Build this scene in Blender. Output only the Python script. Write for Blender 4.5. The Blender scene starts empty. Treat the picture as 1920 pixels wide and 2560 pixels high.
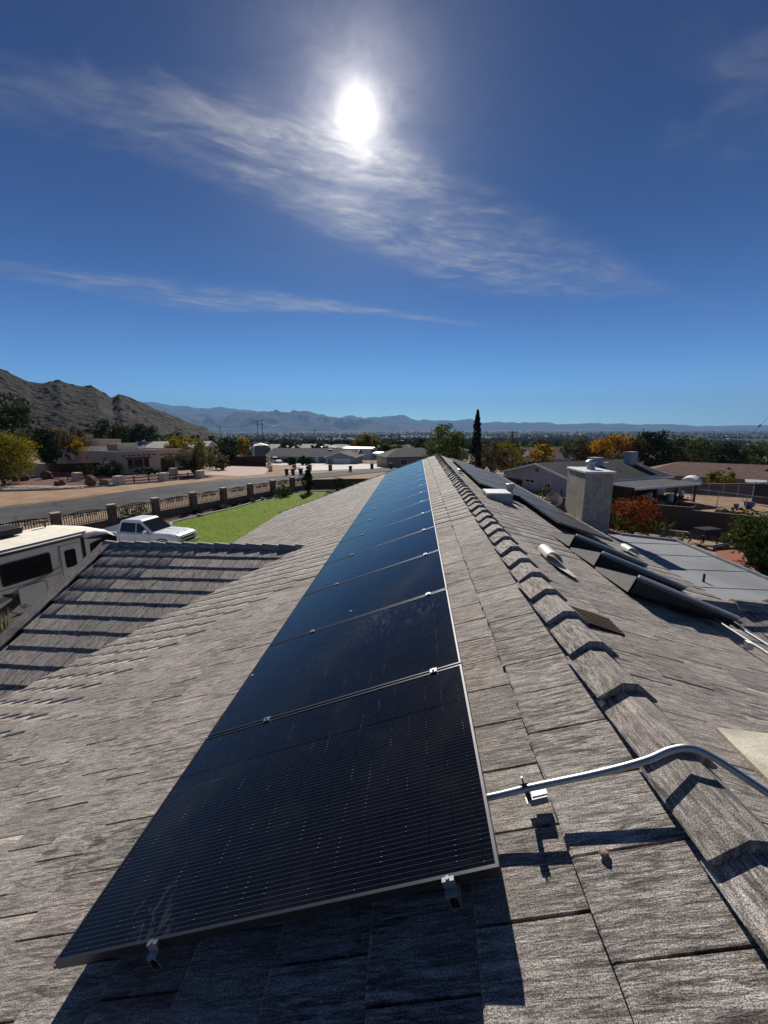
import bpy, bmesh, math, random
import numpy as np
from mathutils import Vector, Matrix

R_ = math.radians
scene = bpy.context.scene
COL = scene.collection
random.seed(7)
RNG = np.random.default_rng(11)

# ------------------------------------------------------------------ camera
CAM_Z = 6.8
HAZE_DENSITY = 6.5e-5
SKY_R, SKY_G, SKY_B = 0.48, 0.90, 1.32
PITCH, YAW, ROLL = 0.2019, 0.0793, -0.0042
def cam_axes():
    fw = Vector((-math.sin(YAW)*math.cos(PITCH), math.cos(YAW)*math.cos(PITCH), -math.sin(PITCH)))
    rt = Vector((math.cos(YAW), math.sin(YAW), 0))
    up = rt.cross(fw)
    r2 = rt*math.cos(ROLL) + up*math.sin(ROLL)
    u2 = -rt*math.sin(ROLL) + up*math.cos(ROLL)
    return fw, r2, u2
FW, RT, UP = cam_axes()
cd = bpy.data.cameras.new('camera')
cam = bpy.data.objects.new('camera', cd)
COL.objects.link(cam)
cam.matrix_world = Matrix(((RT.x, UP.x, -FW.x, 0), (RT.y, UP.y, -FW.y, 0), (RT.z, UP.z, -FW.z, CAM_Z), (0, 0, 0, 1)))
cd.sensor_fit = 'VERTICAL'
cd.sensor_height = 24.0
cd.lens = 24.0*1020.0/2560.0
cd.clip_start = 0.05
cd.clip_end = 60000
scene.camera = cam

# ------------------------------------------------------------------ node helper
class NT:
    """tiny expression builder for shader node trees"""
    def __init__(s, tree):
        s.t = tree
    def new(s, typ, **kw):
        n = s.t.nodes.new(typ)
        for k, v in kw.items():
            setattr(n, k, v)
        return n
    def put(s, sock, v):
        if isinstance(v, bpy.types.NodeSocket):
            s.t.links.new(v, sock)
        elif v is not None:
            if hasattr(sock.default_value, '__len__') and not hasattr(v, '__len__'):
                v = [v]*len(sock.default_value)
            if hasattr(v, '__len__') and len(v) == 3 and len(sock.default_value) == 4:
                v = list(v)+[1]
            sock.default_value = v
    def m(s, op, a, b=None, c=None, clamp=False):
        n = s.new('ShaderNodeMath', operation=op)
        n.use_clamp = clamp
        for i, v in enumerate((a, b, c)):
            if v is not None:
                s.put(n.inputs[i], v)
        return n.outputs[0]
    def vm(s, op, a, b=None, out=0):
        n = s.new('ShaderNodeVectorMath', operation=op)
        s.put(n.inputs[0], a)
        if b is not None:
            s.put(n.inputs[1], b)
        return n.outputs[out]
    def mix(s, f, a, b, blend='MIX', clamp=True):
        n = s.new('ShaderNodeMix', data_type='RGBA', blend_type=blend)
        n.clamp_factor = clamp
        s.put(n.inputs[0], f); s.put(n.inputs[6], a); s.put(n.inputs[7], b)
        return n.outputs[2]
    def noise(s, vec, scale=5, detail=4, rough=.55, dist=0.0, color=False):
        n = s.new('ShaderNodeTexNoise')
        s.put(n.inputs['Vector'], vec); n.inputs['Scale'].default_value = scale
        n.inputs['Detail'].default_value = detail; n.inputs['Roughness'].default_value = rough
        n.inputs['Distortion'].default_value = dist
        return n.outputs[1 if color else 0]
    def vor(s, vec, scale=5, out=0, feature='F1', rnd=1.0):
        n = s.new('ShaderNodeTexVoronoi', feature=feature)
        s.put(n.inputs['Vector'], vec); n.inputs['Scale'].default_value = scale
        n.inputs['Randomness'].default_value = rnd
        return n.outputs[out]
    def ramp(s, f, lo, hi, a=0.0, b=1.0, smooth=True):
        n = s.new('ShaderNodeMapRange')
        n.interpolation_type = 'SMOOTHSTEP' if smooth else 'LINEAR'
        s.put(n.inputs[0], f)
        s.put(n.inputs[1], lo); s.put(n.inputs[2], hi); s.put(n.inputs[3], a); s.put(n.inputs[4], b)
        return n.outputs[0]
    def curve(s, v, pts, lo, hi):
        """piecewise curve through pts on the range lo..hi of v, y values are mapped through 0..1"""
        ys = [p[1] for p in pts]; y0, y1 = min(ys), max(ys)
        f = s.ramp(v, lo, hi, smooth=False)
        n = s.new('ShaderNodeFloatCurve')
        cu = n.mapping.curves[0]
        P = [((x-lo)/(hi-lo), (y-y0)/(y1-y0)) for x, y in pts]
        while len(cu.points) < len(P):
            cu.points.new(.5, .5)
        for q, (x, y) in zip(cu.points, P):
            q.location = (x, y)
        n.mapping.update()
        s.put(n.inputs[1], f)
        return s.m('ADD', s.m('MULTIPLY', n.outputs[0], y1-y0), y0)
    def xyz(s, v):
        n = s.new('ShaderNodeSeparateXYZ'); s.put(n.inputs[0], v)
        return n.outputs
    def comb(s, x, y, z):
        n = s.new('ShaderNodeCombineXYZ')
        for i, v in enumerate((x, y, z)):
            s.put(n.inputs[i], v)
        return n.outputs[0]

# ------------------------------------------------------------------ sun and sky
SUN = Vector((-0.110, 0.832, 0.544)).normalized()
SUN_EL = math.asin(SUN.z)
SUN_AZ = math.atan2(SUN.x, SUN.y)
sl = bpy.data.lights.new('sun', 'SUN')
sl.energy = 5.0
sl.angle = R_(0.53)
sl.color = (1.0, 0.95, 0.87)
so = bpy.data.objects.new('sun', sl)
COL.objects.link(so)
so.rotation_euler = (-SUN).to_track_quat('-Z', 'Y').to_euler()
so.location = SUN*200

world = bpy.data.worlds.new('World')
scene.world = world
world.use_nodes = True
wt = world.node_tree
wt.nodes.clear()
W = NT(wt)
def build_sky():
    sky = W.new('ShaderNodeTexSky', sky_type='NISHITA')
    sky.sun_disc = False
    sky.sun_elevation = SUN_EL
    sky.sun_rotation = SUN_AZ
    sky.altitude = 950
    sky.air_density = 1.0
    sky.dust_density = 0.15
    sky.ozone_density = 3.0
    tc = W.new('ShaderNodeTexCoord')
    d = W.vm('NORMALIZE', tc.outputs['Generated'])
    x, y, z = W.xyz(d)[:3]
    # clear desert air: deeper and more saturated blue, darkening evenly with elevation
    cs = W.new('ShaderNodeSeparateColor'); W.put(cs.inputs[0], sky.outputs[0])
    el = W.m('ADD', .31, W.m('MULTIPLY', W.m('EXPONENT', W.m('MULTIPLY', W.m('MAXIMUM', z, 0.0), -6.0)), 1.35))
    cc = W.new('ShaderNodeCombineColor')
    for i, (k, g) in enumerate(((SKY_R, 1.45), (SKY_G, 1.35), (SKY_B, 1.0))):
        v = W.m('MULTIPLY', W.m('POWER', W.m('MULTIPLY', cs.outputs[i], .1), g), k*10)
        W.put(cc.inputs[i], W.m('MULTIPLY', v, el))
    base = cc.outputs[0]
    zz = W.m('MAXIMUM', z, 0.04)
    qx = W.m('DIVIDE', x, zz); qy = W.m('DIVIDE', y, zz)
    # angle to the sun, degrees
    c = W.vm('DOT_PRODUCT', d, tuple(SUN), out=1)
    ang = W.m('MULTIPLY', W.m('ARCCOSINE', W.m('MINIMUM', c, 1.0)), 180/math.pi)
    # thin high cirrus on a flat layer (coordinates = direction / height)
    warp = W.noise(W.comb(qx, qy, 0.0), 1.3, 3, .5, color=True)
    wv = W.vm('SCALE', W.vm('SUBTRACT', warp, (.5, .5, .5)))
    wv.node.inputs[3].default_value = 0.26
    wx, wy = W.xyz(wv)[:2]
    px_ = W.m('ADD', qx, wx); py_ = W.m('ADD', qy, wy)
    th = R_(30)
    a = W.m('ADD', W.m('MULTIPLY', px_, math.cos(th)), W.m('MULTIPLY', py_, math.sin(th)))
    b = W.m('SUBTRACT', W.m('MULTIPLY', py_, math.cos(th)), W.m('MULTIPLY', px_, math.sin(th)))
    fib = W.noise(W.comb(W.m('MULTIPLY', a, 1.5), W.m('MULTIPLY', b, 4.6), 2.0), 1.7, 12, .70, .25)
    puff = W.noise(W.comb(px_, py_, 3.0), 4.2, 10, .66, .2)
    soft = W.noise(W.comb(W.m('MULTIPLY', a, .55), W.m('MULTIPLY', b, 1.3), 5.0), 1.4, 4, .55)
    fine = W.noise(W.comb(px_, py_, 9.0), 7.0, 6, .6, .3)
    # the wedge of cirrus below the sun
    qyj = W.m('ADD', qy, W.m('MULTIPLY', W.m('SUBTRACT', fine, .5), .22))
    up1 = W.curve(qx, [(-3, .9), (-1.19, 1.26), (-.49, 1.42), (-.06, 1.70), (.36, 2.08), (.85, 2.48), (1.74, 3.25), (3, 4.2)], -3, 3)
    lo1 = W.curve(qx, [(-3, 1.0), (-1.32, 1.50), (-.83, 1.85), (-.36, 2.45), (.31, 3.2), (1.06, 3.6), (1.93, 3.75), (3, 4.25)], -3, 3)
    t1 = W.m('DIVIDE', W.m('SUBTRACT', qyj, up1), W.m('SUBTRACT', lo1, up1))
    k1 = W.m('MULTIPLY', W.ramp(t1, -.10, .22), W.ramp(t1, 1.25, .55))
    k1 = W.m('MULTIPLY', k1, W.m('MULTIPLY', W.ramp(qx, 2.1, .7, .15, 1.0), W.ramp(qx, -1.6, -.2, .42, 1.0)))
    # the second, lower streak
    up2 = W.curve(qx, [(-6, 1.2), (-2.6, 2.5), (-2.1, 2.72), (-1.46, 3.0), (-.74, 3.42), (1.2, 4.72), (4, 6.6)], -6, 4)
    lo2 = W.curve(qx, [(-6, 1.5), (-2.75, 2.85), (-2.3, 3.3), (-1.8, 3.75), (-.81, 3.85), (1.26, 4.95), (4, 6.8)], -6, 4)
    t2 = W.m('DIVIDE', W.m('SUBTRACT', qyj, up2), W.m('SUBTRACT', lo2, up2))
    k2 = W.m('MULTIPLY', W.ramp(t2, -.15, .45), W.ramp(t2, 1.15, .55))
    k2 = W.m('MULTIPLY', k2, W.ramp(qx, 1.3, -.6))
    # sparse cirrus elsewhere
    k3 = W.m('MULTIPLY', W.ramp(soft, .54, .74), W.ramp(z, .28, .5))
    tex = W.m('ADD', .10, W.m('MULTIPLY', W.m('MULTIPLY', W.ramp(fib, .30, .78), W.ramp(puff, .25, .75, .45, 1.15)), W.ramp(soft, .25, .62, .60, 1.0)))
    sunny = W.m('ADD', .42, W.m('MULTIPLY', W.m('EXPONENT', W.m('MULTIPLY', ang, -1/15.0)), .75))
    dens = W.m('ADD', W.m('MULTIPLY', k1, W.m('MULTIPLY', sunny, 1.25)), W.m('ADD', W.m('MULTIPLY', k2, .85), W.m('MULTIPLY', k3, .34)))
    dens = W.m('MULTIPLY', dens, tex, clamp=True)
    gaps = W.ramp(W.noise(W.comb(W.m('MULTIPLY', px_, 1.0), W.m('MULTIPLY', py_, 1.7), 8.0), 2.3, 5, .6, .5), .34, .64, .34, 1.1)
    dens = W.m('MULTIPLY', dens, gaps, clamp=True)
    # cloud brightness: forward scattering round the sun
    near = W.m('EXPONENT', W.m('MULTIPLY', ang, -1/9.0))
    cb = W.m('ADD', 5.4, W.m('MULTIPLY', near, 13.0))
    ccol = W.vm('SCALE', (1.0, .97, .94)); W.put(ccol.node.inputs[3], cb)
    col = W.mix(dens, base, ccol)
    # the veiled sun: core and aureole
    core = W.m('MULTIPLY', W.m('EXPONENT', W.m('MULTIPLY', ang, -1/.80)), 75.0)
    g1 = W.m('MULTIPLY', W.m('EXPONENT', W.m('MULTIPLY', ang, -1/2.7)), 13.0)
    g2 = W.m('MULTIPLY', W.m('EXPONENT', W.m('MULTIPLY', ang, -1/6.0)), 4.6)
    ragged = W.ramp(W.noise(W.comb(px_, py_, 6.0), 6.5, 7, .62, .6), .30, .70, .55, 1.35)
    gl = W.m('ADD', core, W.m('ADD', W.m('MULTIPLY', g1, ragged), g2))
    gcol = W.vm('SCALE', (1.0, .93, .86)); W.put(gcol.node.inputs[3], gl)
    tot = W.vm('ADD', col, gcol)
    bg = W.new('ShaderNodeBackground')
    W.put(bg.inputs[0], tot)
    bg.inputs[1].default_value = 0.05
    out = W.new('ShaderNodeOutputWorld')
    wt.links.new(bg.outputs[0], out.inputs[0])
build_sky()
world.cycles.sampling_method = 'MANUAL'
world.cycles.sample_map_resolution = 1024

vs = scene.view_settings
vs.view_transform = 'Standard'
vs.look = 'None'
vs.gamma = 1.0
vs.exposure = 0.45
vs.use_curve_mapping = False
scene.cycles.max_bounces = 6
scene.cycles.diffuse_bounces = 2
scene.cycles.volume_bounces = 0
scene.cycles.transparent_max_bounces = 8
scene.cycles.use_denoising = True

# ------------------------------------------------------------------ materials
MATS = {}
def pbsdf(name):
    m = bpy.data.materials.new(name); m.use_nodes = True
    t = m.node_tree; n = NT(t)
    b = t.nodes['Principled BSDF']
    MATS[name] = m
    return m, n, b
def flat(name, col, rough=.7, metal=0.0, var=.12, scale=6.0, bump=0.0, bscale=40.0, spec=.5, coat=0.0):
    """base colour with soft mottling and optional fine relief"""
    m, n, b = pbsdf(name)
    tc = n.new('ShaderNodeNewGeometry').outputs['Position']
    f = n.noise(tc, scale, 5, .6)
    lo = [max(0, c*(1-var*1.6)) for c in col]; hi = [min(1, c*(1+var*1.6)) for c in col]
    n.put(b.inputs['Base Color'], n.mix(n.ramp(f, .25, .75, smooth=False), lo, hi))
    b.inputs['Roughness'].default_value = rough
    b.inputs['Metallic'].default_value = metal
    b.inputs['Specular IOR Level'].default_value = spec if rough < .8 or spec != .5 else .12
    b.inputs['Coat Weight'].default_value = coat
    if bump:
        bn = n.new('ShaderNodeBump'); bn.inputs['Strength'].default_value = bump; bn.inputs['Distance'].default_value = .02
        n.put(bn.inputs['Height'], n.noise(tc, bscale, 4, .6)); n.put(b.inputs['Normal'], bn.outputs[0])
    return m

def worn(name, col, dark, light, scale, rough, crack=0.0, stretch=(1, 1, 1), spec=.15):
    m, n, b = pbsdf(name)
    g = n.new('ShaderNodeNewGeometry').outputs['Position']
    g2 = n.vm('MULTIPLY', g, stretch)
    a = n.noise(g2, scale, 7, .65, .4); d = n.noise(g2, scale*.3, 4, .6); f = n.noise(g, scale*26, 4, .7)
    c = n.mix(n.ramp(a, .42, .66), col, dark)
    c = n.mix(n.ramp(d, .50, .68, 0, .8), c, light)
    c = n.mix(n.ramp(f, .35, .75, 0, .35), c, dark)
    if crack:
        e = n.vor(n.vm('ADD', g, n.vm('SCALE', n.noise(g, 2.0, 3, .6, color=True))), crack, 0, 'DISTANCE_TO_EDGE')
        c = n.mix(n.ramp(e, .018, .006, 0, .75), c, [q*.35 for q in dark])
    n.put(b.inputs['Base Color'], c); b.inputs['Roughness'].default_value = rough; b.inputs['Specular IOR Level'].default_value = spec
    bn = n.new('ShaderNodeBump'); bn.inputs['Strength'].default_value = .4; bn.inputs['Distance'].default_value = .01
    n.put(bn.inputs['Height'], f); n.put(b.inputs['Normal'], bn.outputs[0])

def tile_mat(name, axis):
    """concrete shake tile: streaks run along the water line (axis) of the tile"""
    m, n, b = pbsdf(name)
    g = n.new('ShaderNodeNewGeometry').outputs['Position']
    x, y, z = n.xyz(g)[:3]
    oi = n.new('ShaderNodeObjectInfo').outputs['Random']
    at = n.new('ShaderNodeAttribute', attribute_name='piece').outputs['Fac']
    rnd = n.m('FRACT', n.m('ADD', oi, at))
    off = n.m('MULTIPLY', rnd, 37.0)
    if axis == 'x':
        v = n.comb(n.m('MULTIPLY', x, 7.0), n.m('MULTIPLY', y, 62.0), off)
        v2 = n.comb(n.m('MULTIPLY', x, 24.0), n.m('MULTIPLY', y, 150.0), off)
    else:
        v = n.comb(n.m('MULTIPLY', x, 62.0), n.m('MULTIPLY', y, 7.0), off)
        v2 = n.comb(n.m('MULTIPLY', x, 150.0), n.m('MULTIPLY', y, 24.0), off)
    s1 = n.noise(v, 1.0, 7, .70, .6)
    s2 = n.noise(v2, 1.0, 3, .6)
    grit = n.noise(g, 260.0, 3, .75); crack = n.ramp(n.noise(v2, 1.6, 4, .65), .36, .26)
    big = n.noise(g, 1.7, 4, .55)
    streak = n.m('MULTIPLY', n.ramp(s1, .36, .62), n.ramp(s2, .28, .64, .40, 1.0))
    c = n.mix(streak, (.064, .055, .049), (.500, .448, .400))
    c = n.mix(n.ramp(big, .35, .7), c, n.mix(.5, c, (.335, .296, .262)))
    # pale efflorescence in patches
    pale = n.m('MULTIPLY', n.ramp(n.noise(v, .45, 4, .6), .58, .76), .75)
    c = n.mix(pale, c, (.56, .51, .45))
    c = n.mix(n.m('MULTIPLY', crack, .75), c, (.022, .018, .016))
    # each tile a little lighter or darker, some rustier
    k = n.ramp(rnd, 0, 1, .84, 1.14, smooth=False)
    vs_ = n.vm('SCALE', c); n.put(vs_.node.inputs[3], n.m('MULTIPLY', k, n.ramp(grit, .34, .66, .30, 1.75)))
    tint = n.mix(n.ramp(n.m('FRACT', n.m('MULTIPLY', rnd, 7.3)), .45, 1.0, 0, .5), vs_, n.mix(1.0, vs_, (1.05, .985, .95), 'MULTIPLY'))
    n.put(b.inputs['Base Color'], tint)
    b.inputs['Roughness'].default_value = .80
    b.inputs['Specular IOR Level'].default_value = .2
    h = n.m('ADD', n.m('MULTIPLY', s1, .8), n.m('ADD', n.m('MULTIPLY', s2, .5), n.m('MULTIPLY', grit, .5)))
    bn = n.new('ShaderNodeBump'); bn.inputs['Strength'].default_value = .9; bn.inputs['Distance'].default_value = .008
    n.put(bn.inputs['Height'], h); n.put(b.inputs['Normal'], bn.outputs[0])
    return m
tile_mat('tile_x', 'x'); tile_mat('tile_y', 'y')

def solar_glass(name, dusty, sv):
    """dark cells printed under glass: UV in metres, wires along U every 18 mm, cell gaps every 91 mm (U) and 184 mm (V)"""
    m, n, b = pbsdf(name)
    uv = n.new('ShaderNodeUVMap').outputs[0]
    u, v = n.xyz(uv)[:2]
    def line(c, step, half, off=0.0):
        f = n.m('FRACT', n.m('DIVIDE', n.m('ADD', c, off), step))
        dd = n.m('ABSOLUTE', n.m('SUBTRACT', f, .5))
        return n.ramp(dd, half/step*1.4, half/step*.6)
    wire = line(v, .0182, .00065)
    gapu = line(u, .0915, .0016)
    gapv = line(v, .184, .0016)
    pos = n.new('ShaderNodeNewGeometry').outputs['Position']
    cellr = n.vor(n.comb(n.m('DIVIDE', u, .0915), n.m('DIVIDE', v, .184), 0.0), 1.0, 1, rnd=0.0)
    dust = n.noise(pos, 3.0, 6, .65)
    c = n.mix(wire, (.0028, .0036, .0058), (.040, .043, .050))
    c = n.mix(gapu, c, (.001, .001, .0015)); c = n.mix(gapv, c, (.001, .001, .0015))
    c = n.mix(n.m('MULTIPLY', n.m('MULTIPLY', wire, gapu), n.ramp(n.noise(pos, 9.0, 3, .6), .45, .7)), c, (.75, .74, .70))  # solder glints painted into the colour where wires cross the cell gaps
    c = n.mix(n.m('ADD', n.m('MULTIPLY', n.ramp(dust, .45, .8), .014), .10*dusty), c, (.45, .42, .38))
    # water marks, a few finger smears and droppings
    px, py, pz = n.xyz(pos)[:3]
    trail = n.noise(n.comb(n.m('MULTIPLY', px, 2.2), n.m('MULTIPLY', py, 26.0), 1.0), 1.0, 4, .6)
    c = n.mix(n.m('MULTIPLY', n.ramp(trail, .62, .80), .035), c, (.5, .48, .45))
    sm = n.m('MULTIPLY', n.ramp(n.noise(pos, 1.1, 2, .5), .62, .72), n.ramp(n.noise(n.comb(n.m('MULTIPLY', px, 30.0), n.m('MULTIPLY', py, 9.0), 0.0), 1.0, 5, .7, 1.2), .52, .62))
    c = n.mix(n.m('MULTIPLY', sm, .07), c, (.55, .55, .55))
    drop = n.ramp(n.vor(n.comb(n.m('MULTIPLY', px, 2.6), n.m('MULTIPLY', py, 2.6), 0.0), 1.0, 0), .035, .018)
    c = n.mix(n.m('MULTIPLY', drop, .7), c, (.6, .58, .52))
    n.put(b.inputs['Base Color'], c)
    n.put(b.inputs['Roughness'], n.m('ADD', .04+.40*dusty, n.m('MULTIPLY', dust, .05)))
    b.inputs['Specular IOR Level'].default_value = .27
    b.inputs['IOR'].default_value = 1.45
    return m
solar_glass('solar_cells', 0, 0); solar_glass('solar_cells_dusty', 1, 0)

flat('plate_grey', (.20, .19, .175), .75, 0, .15, 20)
flat('deck', (.035, .033, .032), .9)
flat('alu', (.62, .62, .61), .32, 1.0, .06, 30)
flat('alu_dark', (.055, .057, .062), .38, .75, .06, 30)
flat('galv', (.34, .35, .36), .42, .9, .12, 22)
flat('galv_dull', (.30, .32, .34), .5, .6, .2, 9)
flat('black_metal', (.018, .018, .02), .5, .3)
worn('stucco_grey', (.40, .35, .285), (.255, .215, .17), (.46, .41, .34), 8.0, .9, 0, (1, 1, .7))
flat('stucco_house', (.36, .32, .27), .9, 0, .08, 5, .4, 60)
worn('flat_roof', (.275, .285, .295), (.20, .205, .21), (.33, .335, .335), .9, .85, 0, (1, .35, 1))
worn('cream_sheet', (.74, .68, .53), (.46, .41, .32), (.80, .76, .64), 3.2, .6)
flat('rust_tan', (.52, .47, .38), .6, 0, .15, 8)
flat('vent_white', (.62, .62, .58), .5, 0, .10, 8)
flat('white_paint', (.78, .78, .77), .35, 0, .02, 4, coat=.4)
flat('rv_roof', (.90, .82, .66), .6, 0, .07, 2.5)
flat('rv_side', (.66, .61, .53), .35, 0, .03, 2.0, coat=.3)
flat('rv_dark', (.015, .016, .018), .5, 0, .1, 4, spec=.25)
flat('rv_grey', (.22, .22, .22), .4, 0, .05, 4)
flat('logo_blue', (.03, .07, .30), .4)
flat('glass_dark', (.008, .009, .011), .08, 0, .1, 2, spec=.3)
flat('rubber', (.02, .02, .02), .8)
flat('chrome', (.7, .7, .7), .15, 1.0)
flat('lamp_clear', (.55, .55, .52), .12)
flat('lamp_red', (.35, .02, .015), .2)
worn('asphalt', (.072, .070, .069), (.040, .039, .039), (.105, .100, .095), .22, .92, .16)
flat('lawn', (.128, .190, .003), .9, 0, .08, .5, .3, 90)
flat('mulch', (.085, .055, .042), .95, 0, .3, 5, .8, 25)
flat('concrete', (.46, .43, .39), .85, 0, .10, 2.0, .2, 60)
flat('concrete_pink', (.42, .30, .255), .85, 0, .12, .8, .2, 30)
flat('drive_white', (.55, .50, .44), .85, 0, .08, .8)
flat('gravel_red', (.145, .078, .066), .95, 0, .3, 4, .8, 12)
flat('gravel_tan', (.30, .215, .15), .95, 0, .25, 2, .6, 10)
flat('dirt', (.31, .20, .125), .95, 0, .22, .6, .4, 8)
flat('block_tan', (.19, .135, .098), .92, 0, .18, 3, .4, 50)
flat('block_brown', (.135, .088, .064), .92, 0, .18, 3, .4, 50)
flat('mortar', (.12, .10, .09), .95)
flat('cap_tan', (.40, .34, .28), .9, 0, .1, 4)
flat('iron', (.016, .015, .015), .5, .4)
flat('adobe', (.52, .40, .285), .92, 0, .06, .7, .3, 30)
flat('adobe_pale', (.60, .49, .37), .92, 0, .06, .9)
flat('wood_dark', (.055, .035, .024), .85, 0, .25, 6)
flat('wood_red', (.105, .045, .028), .85, 0, .25, 6)
flat('wood_grey', (.16, .13, .11), .85, 0, .2, 4)
flat('wall_lavender', (.36, .345, .36), .85, 0, .06, .6)
flat('wall_grey', (.31, .315, .325), .85, 0, .05, .5)
flat('wall_cream', (.50, .45, .38), .85, 0, .08, .5)
flat('wall_tan', (.34, .27, .21), .85, 0, .10, .5)
flat('trim_white', (.70, .69, .67), .6, 0, .03)
flat('shingle_dark', (.028, .029, .032), .93, 0, .22, 1.6, .5, 12)
flat('shingle_grey', (.088, .085, .085), .93, 0, .18, 1.0, .5, 8)
flat('shingle_brown', (.165, .105, .085), .93, 0, .2, 1.4, .5, 10)
flat('shingle_pale', (.42, .40, .38), .9, 0, .15, .8)
flat('metal_white', (.66, .67, .68), .5, 0, .05, 1)
flat('plastic_blue', (.015, .035, .19), .4)
flat('plastic_dark', (.022, .022, .024), .45)
flat('rock_tan', (.25, .185, .14), .95, 0, .25, 2.5, .8, 14)
flat('rock_red', (.16, .075, .055), .95, 0, .25, 3, .8, 14)
flat('rock_white', (.58, .54, .48), .9, 0, .15, 3, .5, 14)
flat('bark', (.075, .055, .042), .95, 0, .3, 6, .7, 30)
flat('brick_red', (.29, .12, .075), .9, 0, .15, 4, .3, 40)
flat('flag_red', (.42, .03, .04), .8); flat('flag_white', (.7, .68, .66), .8); flat('flag_blue', (.03, .04, .17), .8)

def leaf_mat(name, c1, c2, trans=.45):
    m = bpy.data.materials.new(name); m.use_nodes = True; MATS[name] = m
    t = m.node_tree; n = NT(t); t.nodes.clear()
    g = n.new('ShaderNodeNewGeometry').outputs['Position']
    at = n.new('ShaderNodeAttribute', attribute_name='piece').outputs['Fac']
    f = n.m('ADD', n.m('MULTIPLY', n.noise(g, .9, 3, .5), .7), n.m('MULTIPLY', at, .5))
    c = n.mix(n.ramp(f, .3, .85), c1, c2)
    d = n.new('ShaderNodeBsdfDiffuse'); n.put(d.inputs[0], c)
    tr = n.new('ShaderNodeBsdfTranslucent'); n.put(tr.inputs[0], c)
    mx = n.new('ShaderNodeMixShader'); mx.inputs[0].default_value = trans
    t.links.new(d.outputs[0], mx.inputs[1]); t.links.new(tr.outputs[0], mx.inputs[2])
    o = n.new('ShaderNodeOutputMaterial'); t.links.new(mx.outputs[0], o.inputs[0])
leaf_mat('grass_blade', (.115, .172, .003), (.150, .210, .004), .3)
leaf_mat('leaf_dark', (.014, .022, .010), (.040, .055, .020), .25)
leaf_mat('leaf_green', (.030, .046, .012), (.085, .110, .028), .4)
leaf_mat('leaf_olive', (.050, .055, .024), (.125, .120, .055), .35)
leaf_mat('leaf_yellow', (.16, .105, .010), (.34, .215, .018), .5)
leaf_mat('leaf_yellowgreen', (.085, .085, .010), (.21, .175, .020), .45)
leaf_mat('leaf_orange', (.22, .095, .012), (.36, .19, .02), .45)
leaf_mat('leaf_red', (.11, .024, .010), (.24, .065, .02), .4)
leaf_mat('leaf_pale', (.13, .13, .07), (.27, .25, .15), .4)
leaf_mat('leaf_brown', (.065, .048, .026), (.15, .11, .06), .35)

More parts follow.
